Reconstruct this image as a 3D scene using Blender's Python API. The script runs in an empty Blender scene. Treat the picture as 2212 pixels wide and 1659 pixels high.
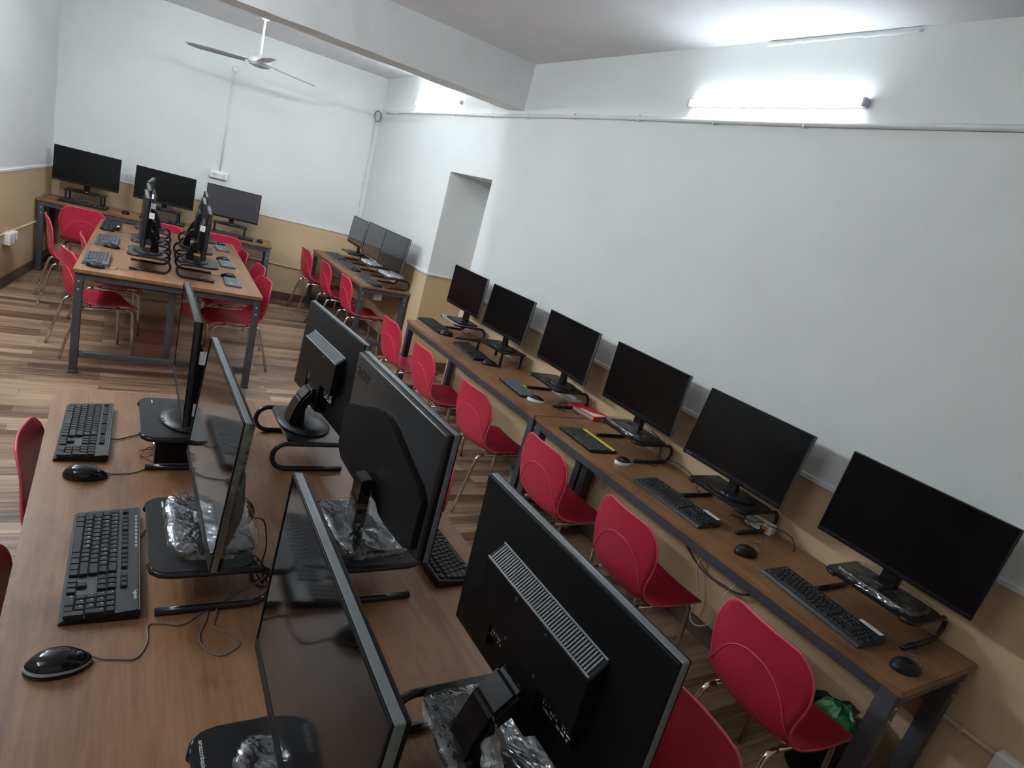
import bpy, bmesh, math, random
from mathutils import Vector, Matrix
random.seed(7)
C = bpy.context.scene.collection
PI = math.pi
R = math.radians

# ------------------------------------------------------------------ materials
def new_mat(name):
    m = bpy.data.materials.new(name); m.use_nodes = True
    nt = m.node_tree
    b = nt.nodes['Principled BSDF']
    return m, nt, b
def N(nt, t, **kw):
    n = nt.nodes.new(t)
    for k, v in kw.items():
        setattr(n, k, v)
    return n
def L(nt, a, b): nt.links.new(a, b)
def ramp(nt, stops):
    r = N(nt, 'ShaderNodeValToRGB')
    e = r.color_ramp.elements
    while len(e) > 1: e.remove(e[-1])
    e[0].position = stops[0][0]; e[0].color = (*stops[0][1], 1)
    for p, c in stops[1:]:
        x = e.new(p); x.color = (*c, 1)
    return r
def coords(nt, scale=(1, 1, 1), rot=(0, 0, 0)):
    tc = N(nt, 'ShaderNodeTexCoord'); mp = N(nt, 'ShaderNodeMapping')
    mp.inputs['Scale'].default_value = scale; mp.inputs['Rotation'].default_value = rot
    L(nt, tc.outputs['Object'], mp.inputs['Vector'])
    return mp.outputs['Vector']
def noise(nt, vec, scale, detail=4, rough=.55):
    n = N(nt, 'ShaderNodeTexNoise')
    n.inputs['Scale'].default_value = scale; n.inputs['Detail'].default_value = detail
    n.inputs['Roughness'].default_value = rough
    if vec is not None: L(nt, vec, n.inputs['Vector'])
    return n
def mixc(nt, a, b, fac, mode='MIX'):
    m = N(nt, 'ShaderNodeMix', data_type='RGBA', blend_type=mode)
    for sock, v in ((0, fac), (6, a), (7, b)):
        if hasattr(v, 'is_output'): L(nt, v, m.inputs[sock])
        else: m.inputs[sock].default_value = v if sock == 0 else (*v, 1)
    return m.outputs[2]
def bump(nt, b, h, strength=.2, dist=.002):
    bp = N(nt, 'ShaderNodeBump'); bp.inputs['Strength'].default_value = strength
    bp.inputs['Distance'].default_value = dist
    L(nt, h, bp.inputs['Height']); L(nt, bp.outputs['Normal'], b.inputs['Normal'])
def simple(name, col, rough=.5, metal=0., var=.06, nscale=8, bmp=0., bscale=300, spec=.5, coat=0.):
    m, nt, b = new_mat(name)
    v = coords(nt)
    n = noise(nt, v, nscale)
    lo = tuple(c * (1 - var) for c in col); hi = tuple(min(1, c * (1 + var)) for c in col)
    r = ramp(nt, [(.3, lo), (.7, hi)])
    L(nt, n.outputs['Fac'], r.inputs['Fac']); L(nt, r.outputs['Color'], b.inputs['Base Color'])
    b.inputs['Roughness'].default_value = rough; b.inputs['Metallic'].default_value = metal
    b.inputs['Specular IOR Level'].default_value = spec
    b.inputs['Coat Weight'].default_value = coat
    if bmp: bump(nt, b, noise(nt, v, bscale, 2).outputs['Fac'], bmp)
    return m

def plaster(name, col):
    m, nt, b = new_mat(name)
    v = coords(nt)
    n = noise(nt, v, 1.3, 6); n2 = noise(nt, v, 40, 4)
    lo = tuple(c * .95 for c in col)
    r = ramp(nt, [(.35, lo), (.65, col)])
    L(nt, n.outputs['Fac'], r.inputs['Fac']); L(nt, r.outputs['Color'], b.inputs['Base Color'])
    b.inputs['Roughness'].default_value = .75; b.inputs['Specular IOR Level'].default_value = .25
    bump(nt, b, n2.outputs['Fac'], .25, .003)
    return m

def ceiling_mat():
    m, nt, b = new_mat('ceiling_paint')
    v = coords(nt)
    n = noise(nt, v, 1.1, 6)
    r = ramp(nt, [(.35, (.74, .74, .76)), (.65, (.80, .80, .82))])
    L(nt, n.outputs['Fac'], r.inputs['Fac'])
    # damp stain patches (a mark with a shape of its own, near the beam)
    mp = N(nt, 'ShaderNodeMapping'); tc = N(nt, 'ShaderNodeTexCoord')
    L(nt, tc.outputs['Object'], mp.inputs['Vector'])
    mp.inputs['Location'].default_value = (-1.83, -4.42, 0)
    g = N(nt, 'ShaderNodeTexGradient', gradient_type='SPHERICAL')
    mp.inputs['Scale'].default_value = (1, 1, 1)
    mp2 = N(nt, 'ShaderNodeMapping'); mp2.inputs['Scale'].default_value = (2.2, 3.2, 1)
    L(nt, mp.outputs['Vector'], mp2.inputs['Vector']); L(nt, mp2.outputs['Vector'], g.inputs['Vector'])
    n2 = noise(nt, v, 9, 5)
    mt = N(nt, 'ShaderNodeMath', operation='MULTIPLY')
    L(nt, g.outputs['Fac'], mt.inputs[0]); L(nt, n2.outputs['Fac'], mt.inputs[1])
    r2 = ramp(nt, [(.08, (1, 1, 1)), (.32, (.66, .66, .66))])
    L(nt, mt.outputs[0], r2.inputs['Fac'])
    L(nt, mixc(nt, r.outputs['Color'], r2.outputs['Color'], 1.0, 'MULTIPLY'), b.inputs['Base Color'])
    b.inputs['Roughness'].default_value = .8; b.inputs['Specular IOR Level'].default_value = .2
    return m

def wood_mat(name, axis=1):
    """dark walnut laminate, grain along the given object axis"""
    m, nt, b = new_mat(name)
    s = [13, 13, 13]; s[axis] = 1.0
    v = coords(nt, tuple(s))
    v2 = coords(nt, (3, 1.1, 3) if axis == 1 else (1.1, 3, 3))
    grain = noise(nt, v, 1.3, 7, .62); grain.inputs['Distortion'].default_value = 1.2; patch = noise(nt, v2, 1.6, 5, .6)
    s3 = [90, 90, 90]; s3[axis] = 5
    fine = noise(nt, coords(nt, tuple(s3)), 1.5, 3)
    r = ramp(nt, [(.28, (.125, .054, .023)), (.5, (.240, .115, .052)), (.74, (.35, .188, .094))])
    mx = N(nt, 'ShaderNodeMath', operation='MULTIPLY_ADD')
    L(nt, grain.outputs['Fac'], mx.inputs[0]); mx.inputs[1].default_value = .5
    half = N(nt, 'ShaderNodeMath', operation='MULTIPLY'); L(nt, patch.outputs['Fac'], half.inputs[0]); half.inputs[1].default_value = .5
    L(nt, half.outputs[0], mx.inputs[2]); L(nt, mx.outputs[0], r.inputs['Fac'])
    fr = ramp(nt, [(.35, (.82, .80, .78)), (.6, (1.08, 1.08, 1.08))]); L(nt, fine.outputs['Fac'], fr.inputs['Fac'])
    c = mixc(nt, r.outputs['Color'], fr.outputs['Color'], .55, 'MULTIPLY')
    # printed knots and smudges
    kn = N(nt, 'ShaderNodeTexVoronoi'); kn.inputs['Scale'].default_value = 2.6
    L(nt, coords(nt, (1.3, .8, 1) if axis == 1 else (.8, 1.3, 1)), kn.inputs['Vector'])
    kr = ramp(nt, [(.02, (.22, .20, .19)), (.06, (.55, .53, .5)), (.17, (1, 1, 1))]); L(nt, kn.outputs['Distance'], kr.inputs['Fac'])
    c = mixc(nt, c, kr.outputs['Color'], .62, 'MULTIPLY')
    sm = noise(nt, coords(nt, (5, 2.2, 5) if axis == 1 else (2.2, 5, 5)), 1.4, 7, .68)
    sr = ramp(nt, [(.34, (.52, .52, .54)), (.46, (1, 1, 1)), (.62, (1, 1, 1)), (.74, (1.22, 1.18, 1.12))]); L(nt, sm.outputs['Fac'], sr.inputs['Fac'])
    c = mixc(nt, c, sr.outputs['Color'], .75, 'MULTIPLY')
    L(nt, c, b.inputs['Base Color'])
    b.inputs['Roughness'].default_value = .38; b.inputs['Specular IOR Level'].default_value = .5
    bump(nt, b, fine.outputs['Fac'], .08, .001)
    return m

def floor_mat():
    m, nt, b = new_mat('strip_laminate')
    v = coords(nt)
    br = N(nt, 'ShaderNodeTexBrick')
    L(nt, v, br.inputs['Vector'])
    br.inputs['Color1'].default_value = (0, 0, 0, 1); br.inputs['Color2'].default_value = (1, 1, 1, 1)
    br.inputs['Mortar'].default_value = (.15, .15, .15, 1)
    br.inputs['Scale'].default_value = 1.0; br.inputs['Mortar Size'].default_value = .0012
    br.inputs['Brick Width'].default_value = 1.15; br.inputs['Row Height'].default_value = .088
    br.offset = .37; br.offset_frequency = 3
    st = noise(nt, coords(nt, (2.2, 42, 1)), 1.0, 6, .62)
    big = noise(nt, coords(nt, (.9, 6, 1)), 1.0, 3)
    a1 = N(nt, 'ShaderNodeMath', operation='MULTIPLY'); L(nt, br.outputs['Color'], a1.inputs[0]); a1.inputs[1].default_value = .30
    a2 = N(nt, 'ShaderNodeMath', operation='MULTIPLY_ADD'); L(nt, st.outputs['Fac'], a2.inputs[0]); a2.inputs[1].default_value = .62; L(nt, a1.outputs[0], a2.inputs[2])
    a3 = N(nt, 'ShaderNodeMath', operation='MULTIPLY_ADD'); L(nt, big.outputs['Fac'], a3.inputs[0]); a3.inputs[1].default_value = .30; L(nt, a2.outputs[0], a3.inputs[2])
    r = ramp(nt, [(.36, (.045, .024, .015)), (.50, (.130, .073, .044)), (.61, (.26, .165, .102)), (.78, (.42, .30, .20))])
    L(nt, a3.outputs[0], r.inputs['Fac'])
    dk = mixc(nt, r.outputs['Color'], (.05, .03, .02), br.outputs['Fac'])
    L(nt, dk, b.inputs['Base Color'])
    b.inputs['Roughness'].default_value = .30; b.inputs['Specular IOR Level'].default_value = .5
    bump(nt, b, st.outputs['Fac'], .05, .001)
    return m

def emit(name, col, s):
    m, nt, b = new_mat(name)
    b.inputs['Base Color'].default_value = (.9, .9, .9, 1)
    b.inputs['Emission Color'].default_value = (*col, 1); b.inputs['Emission Strength'].default_value = s
    return m

def film_mat(name='clear_plastic_film', amount=.24):
    m = bpy.data.materials.new(name); m.use_nodes = True
    nt = m.node_tree; nt.nodes.clear()
    out = N(nt, 'ShaderNodeOutputMaterial'); mix = N(nt, 'ShaderNodeMixShader'); mix2 = N(nt, 'ShaderNodeMixShader')
    tr = N(nt, 'ShaderNodeBsdfTransparent'); gl = N(nt, 'ShaderNodeBsdfGlossy'); df = N(nt, 'ShaderNodeBsdfDiffuse')
    gl.inputs['Roughness'].default_value = .11; gl.inputs['Color'].default_value = (.62, .64, .66, 1); df.inputs['Color'].default_value = (.8, .83, .85, 1)
    v = coords(nt)
    n = N(nt, 'ShaderNodeTexVoronoi'); n.inputs['Scale'].default_value = 17
    wn = noise(nt, v, 14, 3); L(nt, mixc(nt, v, wn.outputs['Color'], .10), n.inputs['Vector'])
    bp = N(nt, 'ShaderNodeBump'); bp.inputs['Strength'].default_value = .75; bp.inputs['Distance'].default_value = .010
    L(nt, n.outputs['Distance'], bp.inputs['Height']); L(nt, bp.outputs['Normal'], gl.inputs['Normal'])
    lo_ = .02 if amount < .5 else .40; r = ramp(nt, [(.52, (lo_, lo_, lo_)), (.70, (.45 + lo_, .45 + lo_, .45 + lo_))]); L(nt, noise(nt, v, 38, 3).outputs['Fac'], r.inputs['Fac'])
    L(nt, r.outputs['Color'], mix2.inputs[0]); L(nt, gl.outputs[0], mix2.inputs[1]); L(nt, df.outputs[0], mix2.inputs[2])
    mix.inputs[0].default_value = amount
    L(nt, tr.outputs[0], mix.inputs[1]); L(nt, mix2.outputs[0], mix.inputs[2]); L(nt, mix.outputs[0], out.inputs['Surface'])
    return m

M = dict(
    upper=plaster('white_wall_paint', (.70, .72, .70)), lower=plaster('tan_wall_paint', (.58, .43, .265)),
    ceil=ceiling_mat(), beam=plaster('beam_paint', (.80, .81, .80)), skirt=simple('brown_skirting', (.10, .060, .042), .4),
    wood=wood_mat('walnut_laminate', 1), woodx=wood_mat('walnut_laminate_cross', 0), edge=simple('laminate_edge', (.30, .175, .12), .45),
    floor=floor_mat(), frame=simple('grey_powder_coat', (.058, .060, .072), .45, bmp=.05),
    red=simple('red_plastic', (.47, .020, .052), .42, var=.05, nscale=5), rim=simple('red_edge_highlight', (.66, .085, .13), .4, var=.03),
    chrome=simple('chrome', (.72, .71, .70), .16, 1., var=.02), black=simple('black_plastic', (.008, .008, .009), .38, bmp=.05, spec=.3),
    dark=simple('matte_black_plastic', (.0045, .0045, .005), .5, spec=.2), gloss=simple('gloss_black_plastic', (.010, .010, .012), .12),
    screen=simple('dark_screen_glass', (.003, .003, .003), .08, var=.02, spec=.22),
    satin=simple('satin_screen', (.004, .004, .0045), .22, var=.02, spec=.22),
    bezel=simple('dark_grey_bezel', (.17, .185, .195), .36), silver=simple('silver_grey_paint', (.36, .37, .38), .35),
    riser=simple('black_painted_steel', (.012, .0125, .014), .30, .2, bmp=.05, spec=.35), tube=simple('black_gloss_tube', (.014, .013, .018), .18),
    key=simple('black_key', (.014, .014, .015), .45, spec=.35), keygrey=simple('grey_key', (.20, .215, .225), .5), kbgrey=simple('slate_grey_keyboard', (.115, .128, .138), .45), keygrey2=simple('key_sheen_grey', (.060, .066, .070), .42), keysheen=simple('charcoal_key', (.035, .036, .038), .35), lcd=simple('lcd_reflection_grey', (.050, .047, .055), .28),
    white=simple('white_plastic', (.78, .78, .76), .4), legend=simple('white_print', (.75, .75, .75), .6),
    greyprint=simple('grey_print', (.30, .30, .31), .6), yellow=simple('lime_yellow_strip', (.72, .72, .06), .5),
    label=simple('white_paper_label', (.72, .73, .76), .6), tan=simple('tan_conduit_paint', (.56, .43, .27), .5),
    conduit=simple('white_conduit', (.66, .67, .65), .45), fan=simple('grey_white_fan', (.50, .50, .48), .4), fandark=simple('fan_grey', (.34, .34, .33), .45),
    cable=simple('black_cable', (.02, .02, .02), .4), gcable=simple('grey_cable', (.16, .145, .15), .4), wcable=simple('cream_cable', (.70, .64, .53), .5),
    mint=simple('mint_plastic', (.27, .48, .40), .4), green=simple('green_plastic_film', (.03, .22, .07), .4), card=simple('brown_cardboard', (.38, .25, .15), .8),
    bag=simple('black_bag', (.02, .02, .022), .35), boxred=simple('red_carton', (.62, .03, .025), .5), orange=simple('orange_print', (.75, .22, .05), .6),
    film=film_mat(), led=emit('red_led', (1, .1, .05), 4.0), glow=emit('lit_tube_diffuser', (.88, .97, 1.04), 7.0), glowfar=emit('lit_tube_diffuser_far', (.90, .98, 1.04), 13.0), glow2=emit('lit_tube_diffuser_bright', (.90, .98, 1.06), 62.0), glow4=emit('lit_tube_diffuser_soft', (.93, .985, 1.02), 20.0), glow3=emit('added_tube_diffuser', (.91, .985, 1.05), 38.0),
    edgegloss=simple('glossy_charcoal_edge', (.030, .031, .034), .20, spec=.6), mirror=simple('glossy_grey_screen', (.020, .020, .022), .07, var=.02, spec=1.0), bluecap=simple('violet_grey_cap', (.5, .47, .6), .4), trim=simple('white_trim_paint', (.76, .78, .78), .4),
    brushed=simple('brushed_dark_plastic', (.030, .031, .033), .30), filmd=film_mat('dense_plastic_film', .80),
)

# ------------------------------------------------------------------ mesh collector
class MB:
    def __init__(s): s.bm = bmesh.new()
    def _add(s, vs, fs, mi=0, smooth=False):
        bv = [s.bm.verts.new(v) for v in vs]
        for f in fs:
            try:
                fa = s.bm.faces.new([bv[i] for i in f]); fa.material_index = mi; fa.smooth = smooth
            except ValueError: pass
        return bv
    def box(s, c, d, bev=0., mi=0, mat=None, seg=2):
        b2 = bmesh.new(); bmesh.ops.create_cube(b2, size=1)
        for v in b2.verts: v.co = Vector((v.co.x * d[0], v.co.y * d[1], v.co.z * d[2]))
        if bev: bmesh.ops.bevel(b2, geom=b2.edges[:], offset=bev, segments=seg, affect='EDGES', profile=.6)
        mt = (mat or Matrix.Identity(4)) if mat is not None else Matrix.Identity(4)
        b2.verts.ensure_lookup_table()
        for v in b2.verts: v.co = mt @ (v.co + Vector(c)) if mat is not None else v.co + Vector(c)
        b2.verts.index_update()
        s._add([v.co.copy() for v in b2.verts], [[v.index for v in f.verts] for f in b2.faces], mi, bool(bev))
        b2.free(); return s
    def prism(s, poly, axis, a, b, mi=0, bev=0., smooth=False):
        """extrude a 2D polygon along axis from a to b; poly in the other two axes (x<y<z order)"""
        def P(p, t):
            return {0: (t, p[0], p[1]), 1: (p[0], t, p[1]), 2: (p[0], p[1], t)}[axis]
        n = len(poly)
        b2 = bmesh.new()
        va = [b2.verts.new(P(p, a)) for p in poly]; vb = [b2.verts.new(P(p, b)) for p in poly]
        b2.faces.new(va); b2.faces.new(vb)
        for i in range(n): b2.faces.new([va[i], va[(i + 1) % n], vb[(i + 1) % n], vb[i]])
        bmesh.ops.recalc_face_normals(b2, faces=b2.faces[:])
        if bev: bmesh.ops.bevel(b2, geom=b2.edges[:], offset=bev, segments=2, affect='EDGES')
        b2.verts.index_update()
        s._add([v.co.copy() for v in b2.verts], [[v.index for v in f.verts] for f in b2.faces], mi, smooth)
        b2.free(); return s
    def tube(s, pts, r, sides=8, closed=False, mi=0, cap=True):
        pts = [Vector(p) for p in pts]; n = len(pts)
        rings = []; prev = None
        for i, p in enumerate(pts):
            if closed: t = pts[(i + 1) % n] - pts[i - 1]
            else: t = pts[min(i + 1, n - 1)] - pts[max(i - 1, 0)]
            t.normalize()
            if prev is None:
                a = Vector((0, 0, 1)) if abs(t.z) < .9 else Vector((1, 0, 0))
                u = t.cross(a).normalized()
            else:
                u = prev - t * prev.dot(t)
                u = u.normalized() if u.length > 1e-6 else t.orthogonal().normalized()
            prev = u; w = t.cross(u)
            rr = r[i] if isinstance(r, (list, tuple)) else r
            rings.append([p + (u * math.cos(k * 2 * PI / sides) + w * math.sin(k * 2 * PI / sides)) * rr for k in range(sides)])
        vs = [v for ring in rings for v in ring]; fs = []
        m = n if closed else n - 1
        for i in range(m):
            j = (i + 1) % n
            for k in range(sides):
                fs.append([i * sides + k, i * sides + (k + 1) % sides, j * sides + (k + 1) % sides, j * sides + k])
        if cap and not closed:
            fs.append(list(range(sides))[::-1]); fs.append([(n - 1) * sides + k for k in range(sides)])
        s._add(vs, fs, mi, True); return s
    def lathe(s, prof, n=32, c=(0, 0, 0), mi=0, sx=1., sy=1., smooth=True):
        vs = []; fs = []
        for (r, z) in prof:
            for k in range(n):
                a = k * 2 * PI / n
                vs.append((c[0] + r * sx * math.cos(a), c[1] + r * sy * math.sin(a), c[2] + z))
        for i in range(len(prof) - 1):
            for k in range(n):
                fs.append([i * n + k, i * n + (k + 1) % n, (i + 1) * n + (k + 1) % n, (i + 1) * n + k])
        if prof[0][0] > 1e-5: fs.append(list(range(n))[::-1])
        if prof[-1][0] > 1e-5: fs.append([(len(prof) - 1) * n + k for k in range(n)])
        s._add(vs, fs, mi, smooth); return s
    def grid(s, rows, mi=0, smooth=True):
        n = len(rows[0]); vs = [p for r in rows for p in r]; fs = []
        for i in range(len(rows) - 1):
            for k in range(n - 1): fs.append([i * n + k, i * n + k + 1, (i + 1) * n + k + 1, (i + 1) * n + k])
        s._add(vs, fs, mi, smooth); return s
    def xform(s, fn):
        for v in s.bm.verts: v.co = Vector(fn(v.co))
        return s
    def build(s, name, mats, parent=None, recalc=True):
        if recalc: bmesh.ops.recalc_face_normals(s.bm, faces=s.bm.faces[:])
        me = bpy.data.meshes.new(name); s.bm.to_mesh(me); s.bm.free()
        for m in (mats if isinstance(mats, (list, tuple)) else [mats]): me.materials.append(M[m])
        o = bpy.data.objects.new(name, me); C.objects.link(o)
        if parent: o.parent = parent
        return o

def rrect(w, d, r, n=6, c=(0, 0)):
    pts = []
    for (sx, sy, a0) in ((1, 1, 0), (-1, 1, 90), (-1, -1, 180), (1, -1, 270)):
        for k in range(n + 1):
            a = R(a0 + 90 * k / n)
            pts.append((c[0] + sx * (w / 2 - r) + r * math.cos(a), c[1] + sy * (d / 2 - r) + r * math.sin(a)))
    return pts
def arc(c, r, a0, a1, n, f):
    return [f(c[0] + r * math.cos(R(a0 + (a1 - a0) * k / n)), c[1] + r * math.sin(R(a0 + (a1 - a0) * k / n))) for k in range(n + 1)]
def spline(pts, n=8, closed=False):
    P = [Vector(p) for p in pts]; out = []; m = len(P)
    for i in range(m if closed else m - 1):
        p0 = P[i - 1] if (closed or i > 0) else P[0]; p1 = P[i]
        p2 = P[(i + 1) % m]; p3 = P[(i + 2) % m] if (closed or i + 2 < m) else P[-1]
        for k in range(n):
            t = k / n
            out.append(.5 * ((2 * p1) + (p2 - p0) * t + (2 * p0 - 5 * p1 + 4 * p2 - p3) * t * t + (3 * p1 - p0 - 3 * p2 + p3) * t ** 3))
    if not closed: out.append(P[-1])
    return out

def tag(o, label, cat, group=None):
    o['label'] = label; o['category'] = cat
    if group: o['group'] = group
    return o
def thing(name, loc, rz, label, cat, group=None):
    o = bpy.data.objects.new(name, None); C.objects.link(o); o.empty_display_size = .1
    o.location = loc; o.rotation_euler = (0, 0, rz)
    return tag(o, label, cat, group)
def dup(root, loc, rz, label, group=None):
    def cp(o, par):
        c = o.copy(); C.objects.link(c); c.parent = par
        for ch in o.children: cp(ch, c)
        return c
    kids = list(root.children)
    r = root.copy(); C.objects.link(r); r.location = loc; r.rotation_euler = (0, 0, rz); r['label'] = label
    if group: r['group'] = group
    for ch in kids: cp(ch, r)
    return r
def text(name, body, size, mat, parent, mtx, align='LEFT', font_shear=0.):
    cu = bpy.data.curves.new(name, 'FONT'); cu.body = body; cu.size = size; cu.align_x = align; cu.align_y = 'CENTER'
    cu.shear = font_shear; cu.extrude = .0002; cu.resolution_u = 3
    tmp = bpy.data.objects.new(name + '_curve', cu); C.objects.link(tmp)
    me = bpy.data.meshes.new_from_object(tmp.evaluated_get(bpy.context.evaluated_depsgraph_get()))
    bpy.data.objects.remove(tmp); bpy.data.curves.remove(cu)
    me.transform(mtx); me.materials.clear(); me.materials.append(M[mat]); me.name = name
    o = bpy.data.objects.new(name, me); C.objects.link(o); o.parent = parent
    return o

# ------------------------------------------------------------------ the room
W = 2.787; ZC = 2.99
def far_y(x): return 8.57 - .0886 * (x + .6)
def left_x(y): return -.60 - .15 * (8.57 - y)
YB = -1.4
def struct(name, mb, mats):
    o = mb.build(name, mats); o['kind'] = 'structure'; return o
mb = MB(); mb.prism([(left_x(YB) - .3, YB - .3), (W + .8, YB - .3), (W + .8, 9.0), (-.9, 9.0)], 2, -.1, 0); struct('floor', mb, 'floor')
mb = MB(); mb.prism([(left_x(YB) - .3, YB - .3), (W + .8, YB - .3), (W + .8, 9.0), (-.9, 9.0)], 2, ZC, ZC + .12); struct('ceiling', mb, 'ceil')
def wall_piece(mb, p0, p1, out, z00, z01, z10, z11, mi):
    """slab between plan points p0,p1; bottom z00..z10 and top z01..z11 at the two ends; out = outward thickness vector"""
    a, b = Vector((*p0, 0)), Vector((*p1, 0)); o = Vector((*out, 0))
    vs = [a + Vector((0, 0, z00)), b + Vector((0, 0, z10)), b + Vector((0, 0, z11)), a + Vector((0, 0, z01))]
    vs += [v + o for v in vs]
    mb._add(vs, [[0, 1, 2, 3], [7, 6, 5, 4], [0, 4, 5, 1], [1, 5, 6, 2], [2, 6, 7, 3], [3, 7, 4, 0]], mi)
YN0, YN1, ZN = 5.035, 5.90, 2.06          # recess in the right wall
def dz(y): return 1.054 if y <= YN0 else 1.024 + (1.006 - 1.024) * (y - YN1) / (8.27 - YN1)
# right wall: tan below the dado line, white above
mb = MB(); o = (.5, 0)
for (y0, y1) in ((YB - .2, YN0), (YN1, 8.9)):
    d0, d1 = dz(y0), dz(y1)
    wall_piece(mb, (W, y0), (W, y1), o, 0, d0, 0, d1, 1)
    wall_piece(mb, (W, y0), (W, y1), o, d0, ZC, d1, ZC, 0)
wall_piece(mb, (W, YN0), (W, YN1), o, ZN, ZC, ZN, ZC, 0)
wall_piece(mb, (W + .5, YN0 - .1), (W + .5, YN1 + .1), (.1, 0), 0, 1.02, 0, 1.02, 1)
wall_piece(mb, (W + .5, YN0 - .1), (W + .5, YN1 + .1), (.1, 0), 1.02, 2.3, 1.02, 2.3, 0)
struct('wall_right', mb, ['upper', 'lower'])
# far wall
pL = (-.9, far_y(-.9)); pR = (W + .5, far_y(W + .5))
def dfar(x): return 1.036 - .0087 * (x + .6)
mb = MB()
wall_piece(mb, pL, pR, (.01, .2), 0, dfar(-.9), 0, dfar(W + .5), 1)
wall_piece(mb, pL, pR, (.01, .2), dfar(-.9), ZC, dfar(W + .5), ZC, 0)
struct('wall_far', mb, ['upper', 'lower'])
# left wall
l0 = (left_x(YB - .3), YB - .3); l1 = (left_x(8.7), 8.7)
mb = MB()
wall_piece(mb, l0, l1, (-.2, .03), 0, 1.09, 0, 1.036, 1); wall_piece(mb, l0, l1, (-.2, .03), 1.09, ZC, 1.036, ZC, 0)
struct('wall_left', mb, ['upper', 'lower'])
mb = MB()
wall_piece(mb, (-2.6, YB), (W + .5, YB), (0, -.2), 0, 1.05, 0, 1.05, 1); wall_piece(mb, (-2.6, YB), (W + .5, YB), (0, -.2), 1.05, ZC, 1.05, ZC, 0)
struct('wall_back', mb, ['upper', 'lower'])
# dado strips, skirtings
def strip(mb, a, b, w, h):
    a, b = Vector(a), Vector(b); d = (b - a).normalized(); n = Vector((-d.y, d.x, 0)).normalized() * w
    vs = []
    for p in (a, b): vs += [p + n, p - n, p - n + Vector((0, 0, h)), p + n + Vector((0, 0, h))]
    mb._add(vs, [[0, 1, 2, 3], [7, 6, 5, 4], [0, 4, 5, 1], [1, 5, 6, 2], [2, 6, 7, 3], [3, 7, 4, 0]])
mb = MB(); strip(mb, (W, YB, 1.054), (W, YN0, 1.054), .012, .020); struct('trim_1', mb, 'trim')
mb = MB(); strip(mb, (W, YN1, dz(YN1)), (W, 8.3, dz(8.3)), .012, .020); strip(mb, (W, YN1, dz(YN1)), (W + .5, YN1, dz(YN1)), .012, .020); struct('trim_2', mb, 'trim')
mb = MB(); strip(mb, (-.6, far_y(-.6), dfar(-.6)), (W, far_y(W), dfar(W)), .012, .020); struct('trim_3', mb, 'trim')
mb = MB(); strip(mb, (l0[0], l0[1], 1.09), (left_x(8.6), 8.6, 1.036), .012, .020); struct('trim_4', mb, 'trim')
mb = MB(); strip(mb, (W, YB, 0), (W, YN0, 0), .014, .095); strip(mb, (W, YN1, 0), (W, 8.3, 0), .014, .095); strip(mb, (W, YN1, 0), (W + .5, YN1, 0), .014, .095)
struct('baseboard_right', mb, 'skirt')
mb = MB(); strip(mb, (-.6, far_y(-.6), 0), (W, far_y(W), 0), .014, .095); struct('baseboard_far', mb, 'skirt')
mb = MB(); strip(mb, (l0[0], l0[1], 0), (left_x(8.6), 8.6, 0), .014, .095); struct('baseboard_left', mb, 'skirt')
# beam across the ceiling, with a slightly rough lower arris
mb = MB()
rows = []
xs = [-1.9 + k * .12 for k in range(int((W + 1.9) / .12) + 2)]
for (yy, zz) in ((4.80, ZC + .01), (4.80, 2.637), (5.06, 2.637), (5.06, ZC + .01)):
    rows.append([(min(x, W + .01), yy + random.uniform(-.003, .003), zz + (random.uniform(-.003, .003) if zz < 2.9 else 0)) for x in xs])
mb.grid(rows, smooth=False); struct('ceiling_beam', mb, 'beam')

# ------------------------------------------------------------------ tables
def table(name, loc, rz, LX, LY, label, group, grain='wood', mid=False, rail_ends=True, mid_legs=False, leg=.05):
    """origin at the floor under the centre; LX by LY tabletop"""
    t = thing(name, loc, rz, label, 'table', group)
    H = .75; th = .026
    mb = MB(); mb.prism(rrect(LX, LY, .012, 3), 2, H - th, H, bev=.003); mb.build('tabletop', [grain], t)
    mb = MB(); ins = .012
    hx, hy = LX / 2 - ins, LY / 2 - ins
    ap = .045
    for s in (-1, 1):
        mb.box((0, s * (hy - .02), H - th - ap / 2), (2 * hx - 2 * leg, .038, ap), .003)
        mb.box((s * (hx - .02), 0, H - th - ap / 2), (.038, 2 * hy - 2 * leg, ap), .003)
    mb.build('apron_frame', 'frame', t)
    for sx in (-1, 1):
        for sy in (-1, 1):
            mb = MB(); x, y = sx * (hx - leg / 2), sy * (hy - leg / 2)
            mb.box((x, y, (H - th) / 2), (leg, leg, H - th), .003)
            mb.box((x, y, .012), (leg + .006, leg + .006, .02), .003)
            lg_ = mb.build('leg', 'frame', t)
            for zz in (H - th - .06, H - th - .115):
                mb = MB(); mb.lathe([(.008, -.002), (.0075, .003), (.004, .005), (0, .0052)], 10); mb.xform(lambda v: (v[0] + x, y + sy * (leg / 2 + v[2]), zz + v[1])); mb.build('bolt', 'silver', lg_)
    if rail_ends:
        for s in (-1, 1):
            mb = MB()
            if LX < LY: mb.box((0, s * (hy - leg / 2), .14), (2 * hx - leg * 2, .035, .045), .003)
            else: mb.box((s * (hx - leg / 2), 0, .14), (.035, 2 * hy - leg * 2, .045), .003)
            mb.build('stretcher', 'frame', t)
    if mid:
        for s in (-1, 1):
            mb = MB(); mb.box((0, s * (hy - leg / 2 - .06), (H - th + .16) / 2), (.045, .045, H - th - .16), .003); mb.build('centre_post', 'frame', t)
        mb = MB(); mb.box((0, 0, H - th - .10), (.04, LY - .3, .05), .003); mb.build('centre_beam', 'frame', t)
    return t
TW = W - 2.2208 - .012
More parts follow.
